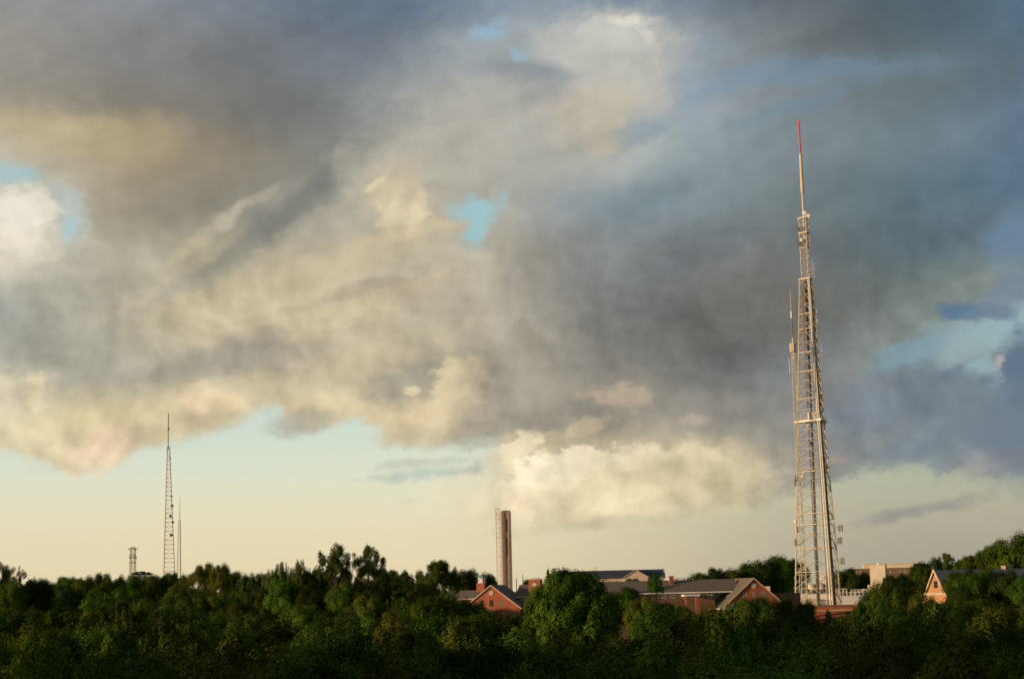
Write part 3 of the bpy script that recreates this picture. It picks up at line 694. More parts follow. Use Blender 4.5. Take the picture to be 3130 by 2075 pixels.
MB().tube((0, 0, fz(1592)), (0, 0, fz(1548)), .7, .5, 6).build('mast_pole', redwhite, F2)
MB().tube((0, 0, fz(1548)), (0, 0, fz(1513)), .4, .2, 6).build('whip_antenna', greyfar, F2)
D = 1500; b = P(405.5, 1770, D); g = ground(b.x, D); m_ = D / FPX
F3 = thing('cell_tower', (b.x, D, g), 'short square lattice tower with antenna platforms, leftmost on the skyline', 'tower')
fz = lambda y: P(405, y, D).z - g
zt = fz(1673)
lattice(F3, [(zt * i / 12, 3.5 - 1.0 * i / 12) for i in range(13)], greyfar, greyfar, lambda z: .26, .13, 4, R(35), True)
for y, hw_ in ((1678, 3.9), (1697, 2.6), (1704, 3.2), (1720, 2.8)):
    z = fz(y); f = MB()
    f.box(-hw_, hw_, -.15, .15, z, z + .5).box(-.15, .15, -hw_, hw_, z+.003, z + .503); pl = f.build('antenna_platform', greyfar, F3)
    for sx_ in (-1, -.55, .55, 1):
        MB().box(sx_*hw_ - .2, sx_*hw_ + .2, -.55, -.16, z - 1.0, z + 1.3).build('panel_antenna', greyfar, pl)
for px in (401, 405, 409): dish(F3, ((px - 405) * m_, -.5, fz(1672)), .8, (0, -1, 0), whitewash)

# lattice mast beside the bell tower
D = 690; b = P(1524, 1800, D); g = ground(b.x, D)
G = thing('radio_mast', (b.x, D, g), 'thin lattice mast beside the left edge of the bell tower', 'mast')
gz = lambda y: P(1522, y, D).z - g
n_ = 26
lattice(G, [(gz(1556) * i / n_, .98) for i in range(n_ + 1)], steel, steel, lambda z: .10, .05, 3, R(-25), 'z')
MB().box(-.95, 1.3, -.1, .1, gz(1556), gz(1556) + .25).build('crossarm', steel, G)
for x, y1 in ((-.8, 1517), (1.05, 1522), (.1, 1540)): MB().tube((x, 0, gz(1556)), (x, 0, gz(y1)), .09, .05, 5).build('whip_antenna', steel, G)
for y in (1568, 1577, 1588): MB().box(-.95, .9, -.12, .12, gz(y), gz(y) + .2).build('crossarm', steel, G)
MB().tube((-1.5, 0, gz(1640)), (-1.5, 0, gz(1600)), .07, n=5).build('whip_antenna', steel, G)
dish(G, (-.5, -.6, gz(1643)), .45, (-.3, -1, 0))

# D: long far building with blue slate roof and pediment
D = 900; o0 = P(1874, 1790, D); g = ground(o0.x, D); m_ = D / FPX
H = thing('long_stone_building', (o0.x, D, g), 'long cream building with dark blue slate roof and pediment, behind the huge round tree', 'building')
zr = P(1874, 1743.5, D + 6).z - g; ze = P(1874, 1768, D).z - g
x0, x1 = (1716 - 1874) * m_, (2032 - 1874) * m_
MB().box(x0 + .3, x1 - .3, 0, 12, 0, ze - .4).build('wall', cream, H)
long_roof(H, x0, x1, -.4, 6, ze, zr, slateblue)
for xx in (x0, x1):
    MB().prism([(0, 0), (1, 0), (1, 1), (0, 1)], 0, .01)
    e = MB(); e.add([(xx-.3, -.6, ze-.5), (xx-.3, 12.6, ze-.5), (xx-.3, 6, zr+.75), (xx+.3, -.6, ze-.5), (xx+.3, 12.6, ze-.5), (xx+.3, 6, zr+.75)], [(0,2,1),(3,4,5),(0,3,5,2),(1,2,5,4),(0,1,4,3)]); e.build('gable_coping', cream, H)
c0 = (1944 - 1874) * m_
gable_block(H, c0 - 6.3, c0 + 6.1, -3, 5.9, 0, P(1944, 1764, D).z - g, P(1944, 1742, D).z - g, cream, slateblue)
for k in range(14):
    xx = x0 + 3 + k * (x1 - x0 - 6) / 13
    if abs(xx - c0) > 7.4: window(H, xx, ze - 3.4, 1.2, 2.2, 0)

# E: brick building with the long grey roof and gable wing
D = 480; o0 = P(2307, 1860, D); g = ground(o0.x, D); m_ = D / FPX
E = thing('brick_dormitory', (o0.x, D, g), 'red brick building with long brown-grey roof, white eaves, chimney and gable wing', 'building', rotz=R(9))
za = P(2307, 1769, D).z - g; hw = 9.4; ze = za - hw * .86
gable_block(E, -hw, hw, 0, 18, 0, ze, za, brick, shingle)
oculus(E, 0, P(2307, 1790, D).z - g, .66, 0)
for px in (2279, 2308, 2336): window(E, (px - 2307) * m_, P(2307, 1823, D).z - g, .85, 1.25, 0, paleglass, frame=tan)
window(E, -6.6, P(2220, 1853, D).z - g, .6, .7, 0, paleglass)
for x in (-6, -3, 0, 3, 6): window(E, x, ze - 3.4, 1.1, 1.9, 0)
zR = P(2200, 1771.5, D + 12).z - g; zE = P(2200, 1806, D + 7).z - g
MB().box(-42, -hw-.01, 7.2, 17.5, 0, zE - .3).build('side_wall', brickbrown, E)  # darker brick stands in for the shade on this long wall
long_roof(E, -42.4, -2, 6.8, 12.3, zE, zR, shingle, trim=whitewash)
MB().box(hw + .01, 16, 8, 17, 0, zE - 1).build('side_wall', brickbrown, E)  # same darker brick, shade put into the wall colour
for px in (2060, 2087, 2176, 2203, 2122, 2150): window(E, (px - 2307) * m_ - 1.2, P(px, 1829, D + 7).z - g + .3, 1.0, 1.5, 7.2)
cx = (2093 - 2307) * m_ - 1.2; MB().box(cx - .55, cx + .55, 9.8, 10.9, zR - 2.2, P(2093, 1761, D + 10).z - g).build('chimney', brick, E)
MB().box(cx - .65, cx + .65, 9.7, 11.0, P(2093, 1761, D + 10).z - g + .003, P(2093, 1761, D + 10).z - g + .18).build('chimney_cap', brickbrown, E)
# porch
xa, xb = (2108 - 2307) * m_ - .5, (2153 - 2307) * m_ - .5; zp = P(2130, 1821, D + 4).z - g
ph = MB().box(xa - .2, xb + .2, 3.6, 7.15, zp, zp + .5).build('porch_roof', whitewash, E)
MB().box(xa + .1, xa + .8, 3.8, 4.5, 0, zp - .003).build('porch_pier', brick, ph); MB().box(xb - 1.1, xb - .05, 3.8, 4.8, 0, zp - .003).build('porch_pier', brick, ph)
# lower wing with white cornice
zq = P(2220, 1857, D - 4).z - g; xa, xb = (2188 - 2307) * m_, (2252 - 2307) * m_
MB().box(xa, xb, -4, -.01, 0, zq - .4).build('low_wing', brick, E); MB().box(xa - .3, xb + .3, -4.4, -.01, zq - .397, zq + .1).build('cornice', whitewash, E)
window(E, (2225 - 2307) * m_, zq - 2.6, 2.2, 1.6, -4)

# F: brick front block with the white flat-roofed block behind it
D = 520; o0 = P(2580, 1880, D); g = ground(o0.x, D); m_ = D / FPX
Fb = thing('flat_brick_building', (o0.x, D, g), 'low red brick building with a tan band, in front of the big tower foot', 'building')
zt = P(2580, 1852, D).z - g
MB().box(-19, 12.5, 0, 14, 0, zt).build('wall', brick, Fb)
MB().box(-19.1, 12.6, -.15, 14.1, zt + .003, zt + .3).build('coping', brickbrown, Fb)
z = P(2580, 1866, D).z - g; MB().box(-19.05, 12.55, -.14, -.003, z, z + .45).build('stone_band', tan, Fb)
window(Fb, (2534 - 2580) * m_, P(2534, 1887, D).z - g, 1.15, 1.9, 0, frame=brickbrown)
for px in (2590, 2630, 2480): window(Fb, (px - 2580) * m_, P(px, 1889, D).z - g, 1.15, 1.9, 0, frame=brickbrown)
D = 570; o0 = P(2540, 1830, D); g = ground(o0.x, D); m_ = D / FPX
Wb = thing('white_flat_building', (o0.x, D, g), 'long low white flat-roofed building around the foot of the big tower', 'building')
zt = P(2620, 1822, D).z - g; zt2 = P(2430, 1818, D).z - g
xa, xm2, xb = (2337 - 2540) * m_, (2552 - 2540) * m_, (2669 - 2540) * m_
MB().box(xm2, xb, 0, 14, 0, zt).build('wall', whitewash, Wb)
MB().box(xm2 - .1, xb + .1, -.12, 14.1, zt + .003, zt + .28).build('parapet', roofwhite, Wb)
MB().box(xa, xm2 - .15, 4, 18, 0, zt2).build('rear_wall', whitewash, Wb)
MB().box(xa - .1, xm2 - .18, 3.9, 18.1, zt2 + .003, zt2 + .25).build('parapet', roofwhite, Wb)
MB().box((2337-2540)*m_, (2371-2540)*m_, 10, 15, zt2 + .26, P(2350, 1791, D + 12).z - g).build('roof_house', creampaint, Wb)
MB().box((2430-2540)*m_, (2504-2540)*m_, 0, 3.6, 0, P(2470, 1830, D).z - g).build('loading_bay', creampaint, Wb)
# rooftop plant
rt = zt + .29
proto = None
def unit(px, w_, h_, y, zbase, label, m1=creampaint):
    x = (px - 2540) * m_
    u = thing('rooftop_unit', (o0.x + x, D + y, g + zbase), label, 'air conditioner', 'air handling units on the white roof')
    MB().box(-w_/2, w_/2, -.8, .8, .15, h_).build('casing', m1, u)
    MB().box(-w_/2 + .15, w_/2 - .15, -.83, -.803, .4, h_ - .3).build('louvre', steeldark, u)
    MB().lathe((0, 0, h_ + .003), [(.42, 0), (.42, .22), (.3, .24)], 12).build('fan_cowl', steel, u)
    f = MB(); f.box(-w_/2, -w_/2 + .2, -.7, .7, 0, .147).box(w_/2 - .2, w_/2, -.7, .7, 0, .147); f.build('skid', steeldark, u)
unit(2563, 2.6, 1.7, 4, rt, 'pale roof unit on the white roof, just right of the big tower foot')
unit(2590, 2.2, 1.5, 5, rt, 'tan roof unit, second from the big tower on the white roof', tan)
unit(2612, 1.6, 1.2, 3, rt, 'small grey roof unit, third from the big tower on the white roof', steel)
unit(2634, 2.0, 1.4, 5, rt, 'grey roof unit beside the cream tower block, behind a pipe frame', steel)
unit(2652, 1.4, 1.9, 6, rt, 'tall narrow pale unit touching the view of the cream tower block')
sc_ = thing('roof_pipe_rack', (o0.x + (2605-2540)*m_, D + 2, g + rt), 'pale pipe frame running along the white roof among the roof units', 'pipe rack')
q = MB()
for k in range(9): q.tube((-5.4 + k*1.35, 0, 0), (-5.4 + k*1.35, 0, 1.9 + (.35 if k < 4 else 0)), .09, n=5)
q.build('post', whitewash, sc_)
q = MB(); q.tube((-5.4, 0, 2.25), (-1.35, 0, 2.25), .12, n=5); q.tube((0, 0, 1.9), (5.4, 0, 1.9), .1, n=5); q.tube((-5.4, 0, 1.0), (5.4, 0, 1.0), .09, n=5); q.build('rail', whitewash, sc_)
for px, py, r_, la in ((2471, 1792, 1.25, 'large pale satellite dish left of the tower foot, the left one of two'), (2497, 1790, 1.4, 'large pale satellite dish at the tower foot, the right one of two')):
    D3 = 590; p = P(px, py, D3); zb_ = zt2 + g + .26
    d = thing('satellite_dish', (p.x, 584, zb_), la, 'satellite dish', 'satellite dishes on the white roof')
    hh = p.z - zb_
    MB().tube((0, .4, 0), (0, .4, max(hh, .8)), .14, n=8).build('stand', steel, d)
    MB().lathe((0, 0, max(hh, .8)), [(.1, .35), (r_*.6, .18), (r_, -.2), (r_*.97, -.22), (r_*.55, .08), (.05, .2)], 20, (-.15, -.9, .35)).build('reflector', steel, d)
    MB().tube((0, 0, max(hh, .8)), (.15, 1.3, max(hh, .8) + .55), .05, n=5).build('feed_horn', steeldark, d)

# G: cream block and the long brown building behind
D = 650; o0 = P(2686, 1810, D); g = ground(o0.x, D); m_ = D / FPX
K = thing('cream_tower_block', (o0.x, D, g), 'plain cream rendered block with a shaded right side, right of the big tower', 'building', rotz=R(-20))
zt = P(2686, 1727, D).z - g
MB().box(-2.9, 2.9, 0, 3.6, 0, zt).build('wall', creampaint, K)
MB().box(-3.0, 3.0, -.1, 3.7, zt + .003, zt + .22).build('coping', cream, K)
MB().box(-3.9, 1.2, -.8, -.01, 0, P(2686, 1786, D).z - g).build('lower_wall', creampaint, K)
window(K, 2.2, P(2700, 1776, D).z - g, 1.0, 1.3, 0, frame=creampaint)
MB().box(-.4, .5, 1.2, 2.1, zt + .23, zt + .8).build('roof_vent', whitewash, K)
MB().tube((2.6, 1, zt + .22), (2.6, 1, zt + 2.2), .06, n=5).build('whip_antenna', steel, K)
D = 900; o0 = P(2720, 1790, D); g = ground(o0.x, D); m_ = D / FPX
J = thing('long_brown_building', (o0.x, D, g), 'long brown brick building with a pale top storey, behind the cream block', 'building', rotz=R(-8))
X = lambda px: (px - 2720) * m_
zt = P(2720, 1723, D).z - g; zm = P(2720, 1735, D).z - g
MB().box(X(2600), X(2845), 0, 14, 0, zm).build('wall', brickbrown, J)
MB().box(X(2646), X(2798), .6, 12, zm + .003, zt).build('top_storey', creampaint, J)
MB().box(X(2798)+.01, X(2850), .8, 12, zm + .003, zt - .3).build('roof_house', slateblue, J)
MB().box(X(2645), X(2799), .4, 12.2, zt + .003, zt + .3).build('coping', cream, J)
for k in range(16):
    window(J, X(2608) + k * 2.5, P(2720, 1752, D).z - g, .9, 1.5, 0, paleglass if k % 3 else darkglass, cream)

# H: slate roofed house with steep sunlit gable (right)
D = 420; o0 = P(2862, 1815, D); g = ground(o0.x, D); m_ = D / FPX
Q = thing('slate_roofed_house', (o0.x, D, g), 'long slate-roofed brick house with a steep sunlit gable at its left end', 'building', rotz=R(32))
za = P(2861, 1744, D).z - g; ze = P(2861, 1813, D).z - g
hw = 3.2; Lh = 38
# ridge along local +x, gable at x = 0 facing -x
pts = [(-hw, 0), (hw, 0), (hw, ze), (0, za), (-hw, ze)]
vs = [(0, y, z) for y, z in pts] + [(Lh, y, z) for y, z in pts]
orange = brickmat('tan_brick', (.52, .24, .085), (.40, .17, .06), (.5, .33, .2))
MB().add(vs, [(4,3,2,1,0), (5,6,7,8,9)] + [(k, (k+1)%5, 5+(k+1)%5, 5+k) for k in range(5)]).build('wall', orange, Q)
q = MB(); s_ = (za - ze) / hw; oy = hw + .5; zo = ze - .5 * s_
q.slab([(-.4, -oy, zo+.02), (Lh+.4, -oy, zo+.02), (Lh+.4, 0, za+.02), (-.4, 0, za+.02)], .3)
q.slab([(-.4, 0, za+.02), (Lh+.4, 0, za+.02), (Lh+.4, oy, zo+.02), (-.4, oy, zo+.02)], .3)
rf = q.build('roof', mat('lightened_slate', (.36, .31, .28), .9, scale=2.2, c2=(.24, .21, .19)), Q)  # slate lightened to lift a slope the sun leaves unlit
for sgn in (-1, 1):
    b_ = MB(); y1 = sgn * oy
    b_.add([(-.42, 0, za+.55), (-.42, y1, zo+.5), (-.42, y1, zo-.1), (-.42, 0, za-.25), (-.6, 0, za+.55), (-.6, y1, zo+.5), (-.6, y1, zo-.1), (-.6, 0, za-.25)],
        [(0,1,2,3),(7,6,5,4),(0,4,5,1),(1,5,6,2),(2,6,7,3),(3,7,4,0)]); b_.build('bargeboard', cream, rf)
MB().box(-.28, -.01, -hw, hw, ze - .4, ze + .15).build('cornice', cream, Q)
xs = 24; cq = MB().box(xs, xs + 2.6, -.7, .7, za - 1, za + .7).build('chimney', concretedark, Q)
MB().box(xs - .1, xs + 2.7, -.8, .8, za + .703, za + .9).build('chimney_cap', cream, cq)
w0 = MB().box(-.06, -.01, -.6, .6, ze + 1.3, ze + 3.0).build('gable_window', darkglass, Q)
for k in range(6):
    x = 4 + k * 5.5; window(Q, x, ze - 3, 1.1, 1.8, -hw)

# small far roof between the two brick buildings
D = 700; o0 = P(2068, 1775, D); g = ground(o0.x, D)
U_ = thing('pale_roof_house', (o0.x, D, g), 'small pale house top peeping out behind the chimney of the long roof', 'building')
MB().box(-3.2, 3.6, 0, 5, 0, P(2068, 1767, D).z - g).build('wall', whitewash, U_)
MB().box(-3.5, 3.9, -.3, 5.3, P(2068, 1767, D).z - g + .003, P(2068, 1765, D).z - g).build('roof', roofwhite, U_)

# unseen slabs added outside the left of the frame to shade the nearest trees
for k, (x, y, h_) in enumerate(((-172, 30, 56), (-165, 86, 56), (-185, -36, 56))):
    g = ground(x, y)
    a_ = thing('shade_slab', (x, y, g), 'added tan shade slab %s of the nearest trees' % ('left', 'far left', 'behind and left')[k], 'building', 'added shade slabs left of the view')
    MB().box(-8, 8, -29, 29, 0, h_).build('wall', tan, a_)
    MB().box(-8.3, 8.3, -29.3, 29.3, h_ + .003, h_ + .8).build('parapet', creampaint, a_)
    for fl in range(16): MB().box(8.01, 8.08, -27, 27, 2 + fl * 3.2, 3.4 + fl * 3.2).build('window_band', darkglass, a_)

# birds
for i, (x, y) in enumerate(((1155,240),(1207,228),(1295,278),(1190,345),(1272,347),(1288,435),(1635,293),(1825,287),(1085,272))):
    p = P(1640 + x / 2.956, 1600 + y / 2.956, 850); q = MB(); s_ = random.uniform(.8, 1.15); up = random.uniform(-.1, .25)
    q.lathe((0, 0, 0), [(.01, -.22), (.07, -.1), (.08, .05), (.04, .17), (.01, .24)], 8, (1, 0, 0))
    q.add([(.1, 0, .02), (-.08, 0, .02), (-.16, .42, up), (.02, .3, up*.8), (.1, 0, .05), (-.08, 0, .05), (-.16, .42, up+.015), (.02, .3, up*.8+.02)], [(0,1,2,3), (7,6,5,4), (0,3,7,4), (1,5,6,2), (2,6,7,3)])
    q.add([(.1, 0, .02), (-.08, 0, .02), (-.16, -.42, up), (.02, -.3, up*.8), (.1, 0, .05), (-.08, 0, .05), (-.16, -.42, up+.015), (.02, -.3, up*.8+.02)], [(3,2,1,0), (4,5,6,7), (0,4,7,3), (1,2,6,5), (2,3,7,6)])
    o = q.build('bird', birdm, None, p); o.rotation_euler = (0, 0, random.uniform(0, 6.3)); o.scale = (s_*.75,)*3
    tag(o, 'tiny dark bird flying in the pale sky above the long grey roof', 'bird', 'birds over the campus roofs')

# ------------------------------------------------------------------ trees
rng = np.random.default_rng(11)
def leaf_mesh(name, cen, nrm, size, m):
    """many small leaf-clump quads: cen (n,3), nrm (n,3), size (n,)"""
    n = len(cen); nrm = nrm / (np.linalg.norm(nrm, axis=1, keepdims=True) + 1e-9)
    a = np.cross(nrm, rng.normal(size=(n, 3))); a /= np.linalg.norm(a, axis=1, keepdims=True) + 1e-9; b = np.cross(nrm, a)
    s = size[:, None]; j = rng.uniform(.6, 1.25, (n, 4, 1))
    q = np.stack([cen - a*s*j[:, 0], cen - b*s*.65*j[:, 1], cen + a*s*j[:, 2], cen + b*s*.65*j[:, 3]], 1).reshape(-1, 3)
    me = bpy.data.meshes.new(name); me.vertices.add(4*n); me.loops.add(4*n); me.polygons.add(n)
    me.vertices.foreach_set('co', q.ravel().astype(np.float32)); me.loops.foreach_set('vertex_index', np.arange(4*n, dtype=np.int32))
    me.polygons.foreach_set('loop_start', np.arange(0, 4*n, 4, dtype=np.int32)); me.materials.append(m); me.update(); return me
def sph(n):
    v = rng.normal(size=(n, 3)); return v / np.linalg.norm(v, axis=1, keepdims=True)
def puffs_to_leaves(pc, pr, per, leaf, up=.35, stretch=1.25):
    C, Nn, S = [], [], []; cen0 = np.array([0, 0, pc[:, 2].mean() * .8])
    for c, r in zip(pc, pr):
        k = max(8, int(per * (r / np.mean(pr)) ** 2)); d = sph(k)
        d[:, 2] += up * rng.random(k); d /= np.linalg.norm(d, axis=1, keepdims=True)
        rr = r * rng.uniform(.55, 1.12, (k, 1)) * (1 + .25 * np.sin(d[:, :1] * 7 + c[0] * 30) * np.sin(d[:, 1:2] * 6))
        off = d * rr; off[:, 2] *= stretch
        C.append(c + off); cd = c - cen0; cd = cd / (np.linalg.norm(cd) + 1e-6); Nn.append(d * .8 + cd * .45 + rng.normal(size=(k, 3)) * .28 + [0, 0, .2]); S.append(rng.uniform(.6, 1.3, k) * leaf)
    return np.concatenate(C), np.concatenate(Nn), np.concatenate(S)
def crown_round(n_puff, wr=.5, z0=.22, per=230, leaf=.013, pr=.085, jag=.2, top=1.0):
    """unit tree: height 1, crown radius wr; returns puff centres and radii"""
    pc, r = [], []
    zc, hz = (z0 + 1) / 2, (1 - z0) / 2
    ph = rng.uniform(0, 6.3, 4)
    while len(pc) < n_puff:
        d = sph(1)[0]
        if d[2] < -.55: continue
        a = math.atan2(d[1], d[0]); lob = 1 + jag * (math.sin(2*a + ph[0] + 2*d[2]) * .5 + math.sin(3*a + ph[1] - 3*d[2]) * .5)
        f = rng.uniform(.45, .9) if rng.random() < .4 else rng.uniform(.82, .97)
        q = rng.uniform(.7, 1.35) * pr
        c = np.array([d[0]*(wr-q*.8)*lob*f, d[1]*(wr-q*.8)*lob*f, zc + d[2]*(hz-q)*f])
        pc.append(c); r.append(q)
    return np.array(pc), np.array(r)
def trunk_mesh(pc, name, thick=.022, m=bark, nb=9):
    """limbs fan out inside the unit crown from z = 0; the bole itself is added per tree below it"""
    q = MB(); pts = [Vector((.012*math.sin(z*5), .012*math.cos(z*4) - .012, z)) for z in (-.02, .2, .45, .7, .9)]
    rr = [thick, thick*.8, thick*.5, thick*.25, thick*.08]
    for i in range(4): q.tube(pts[i], pts[i+1], rr[i], rr[i+1], 7)
    for i in rng.permutation(len(pc))[:nb]:
        c = Vector(pc[i]); z = max(0, min(.62, c.z - .28)); st_ = Vector((0, 0, z)); mid = st_.lerp(c, .5) + Vector((0, 0, -.02))
        q.tube(st_, mid, thick*.42, thick*.27, 5); q.tube(mid, c, thick*.27, thick*.09, 5)
    me = bpy.data.meshes.new(name); me.from_pydata(q.v, [], q.f); me.materials.append(m); me.update(); return me
_q = MB(); _q.tube((0, 0, 0), (0, 0, .3), 1.35, 1.05, 9); _q.tube((0, 0, .3), (0, 0, 1.0), 1.05, .85, 9)
BOLE = bpy.data.meshes.new('bole'); BOLE.from_pydata(_q.v, [], _q.f); BOLE.materials.append(bark); BOLE.update()
KINDS = {}
def add_kind(k, pc, pr, per, leaf, m, up=.35, stretch=1.2, **tk):
    c, n, s = puffs_to_leaves(pc, pr, per, leaf, up, stretch)
    KINDS.setdefault(k, []).append((leaf_mesh('crown', c, n, s, m), trunk_mesh(pc, 'trunk', **tk)))
def fan(n):                       # crown limbs for the trunk mesh come from the puffs themselves
    return n
for i in range(6):
    pc, pr = crown_round(46, .5, 0, pr=.115, jag=.28); add_kind('round', pc, pr, 520, .0145, (leafA, leafC, leafA, leafB, leafA, leafC)[i], .45, 1.05)
for i in range(3):
    pc, pr = crown_round(44, .5, 0, pr=.105, jag=.35); pc[:, 2] *= rng.uniform(.86, 1.04, len(pc)); add_kind('tall', pc, pr, 480, .014, (leafA, leafC, leafB)[i], .7, 1.25)
for i in range(2):   # feathery upright shoots
    pc, pr = crown_round(46, .48, 0, pr=.10, jag=.25); pc[:, 2] *= .86; ex = []
    for k in range(30):
        a, r_ = rng.uniform(0, 6.3), rng.uniform(.03, .42); h = rng.uniform(.82, 1.0) - r_*r_*1.1
        for t in (0, .05, .10, .15): ex.append([r_*math.cos(a), r_*math.sin(a), h - t])
    ex = np.array(ex); c1, n1, s1 = puffs_to_leaves(pc, pr, 330, .016, .6, 1.2); c2, n2, s2 = puffs_to_leaves(ex, np.full(len(ex), .032), 34, .014, 1, 1.7)
    KINDS.setdefault('spiky', []).append((leaf_mesh('crown', np.concatenate([c1, c2]), np.concatenate([n1, n2]), np.concatenate([s1, s2]), (leafB, leafA)[i]), trunk_mesh(pc, 'trunk')))
for i in range(2):   # open crown, sky through it
    pc, pr = crown_round(40, .5, .05, pr=.085, jag=.4); add_kind('open', pc, pr, 300, .015, (leafA, leafB)[i], .4, 1.0, nb=26)
pc = np.array([[rng.uniform(-.5, .5), rng.uniform(-.5, .5), 0] for _ in range(70)]); rr_ = np.hypot(pc[:, 0], pc[:, 1]); pc = pc[rr_ < .46]; rr_ = np.hypot(pc[:, 0], pc[:, 1]); pc[:, 2] = .93 - rr_**2*.9 + rng.uniform(-.05, .03, len(pc))
add_kind('umbrella', pc, np.full(len(pc), .07), 200, .016, leafC, .1, .8, nb=24)
pc, pr = crown_round(24, .5, .1, pr=.07, jag=.4); add_kind('sparse', pc, pr, 130, .016, leafC, nb=24)
# conifer: whorls
def conifer(per, keep, m, leaf, sag):
    C, Nn = [], []; q = MB(); q.tube((0, 0, 0), (0, 0, 1), .022, .003, 7)
    for i in range(30):
        z = .12 + .86 * i / 30; rmax = .5 * (1 - z) ** .75 * rng.uniform(.6, 1.1)
        for k in range(6):
            if rng.random() > keep: continue
            a = rng.uniform(0, 6.3); e = Vector((rmax*math.cos(a), rmax*math.sin(a), z - rmax*sag)); q.tube((0, 0, z), e, .005, .0015, 4)
            for j in range(per):
                t = rng.uniform(.2, 1.05); p = Vector((0, 0, z)).lerp(e, t); C.append([p.x + rng.normal()*.016, p.y + rng.normal()*.016, p.z + rng.normal()*.010 - .008]); Nn.append(rng.normal(size=3) + [0, 0, .8])
    C = np.array(C); me = leaf_mesh('crown', C, np.array(Nn), rng.uniform(.6, 1.2, len(C)) * leaf, m)
    t = bpy.data.meshes.new('trunk'); t.from_pydata(q.v, [], q.f); t.materials.append(bark); t.update(); return me, t
KINDS['conifer'] = [conifer(34, .95, leafC, .013, .25)]
KINDS['dead_conifer'] = [conifer(12, .6, leafD, .016, -.3)]
# the big rounded tree gets a crown of its own
pc, pr = crown_round(300, .5, 0, pr=.055, jag=.12); c, n, s = puffs_to_leaves(pc, pr, 330, .0105, .7, 1.3)
KINDS['big'] = [(leaf_mesh('crown', c, n, s, leafmat('leaves_bright_green', (.042, .098, .014), (.078, .150, .018), (.125, .21, .025))), trunk_mesh(pc, 'trunk', nb=16))]

used = {}
def tree(px, ytop, wpx, D, kind='round', label=None, group=None, name=None, dy=0):
    p = P(px, ytop - (7 if D < 420 and kind not in ('big', 'open', 'spiky') else 2), D); g = ground(p.x, D); h = p.z - g
    if h < 5: return
    vs_ = KINDS[kind]; i = used.get(kind, random.randrange(len(vs_))); used[kind] = i + 1; cr, tr = vs_[i % len(vs_)]
    name = name or {'conifer': 'fir_tree', 'dead_conifer': 'bare_conifer'}.get(kind, 'broadleaf_tree')
    o = thing(name, (p.x, D, g - .3), label, 'tree', group, rotz=random.uniform(0, 6.28))
    wd = wpx * D / FPX
    if kind in ('conifer', 'dead_conifer'): z0, ch = 0, h + .3
    else: ch = min((h + .3) * .88, wd * {'umbrella': .55, 'big': 1.22, 'tall': 1.4, 'spiky': 1.35, 'open': 1.45, 'sparse': 1.3}.get(kind, 1.12) * random.uniform(.92, 1.12)); z0 = h + .3 - ch * .94
    s = (wd, wd * random.uniform(.92, 1.08), ch)
    for nm, me in (('crown', cr), ('limbs', tr)):
        c_ = bpy.data.objects.new(nm, me); col.objects.link(c_); c_.parent = o; c_.scale = s; c_.location = (0, 0, z0)
    if z0:
        c_ = bpy.data.objects.new('trunk', BOLE); col.objects.link(c_); c_.parent = o; c_.scale = (wd * .024, wd * .024, z0)
    return o
GL = 'trees along the left skyline'; LL_ = 'dark broadleaf tree in the low row along the left skyline'
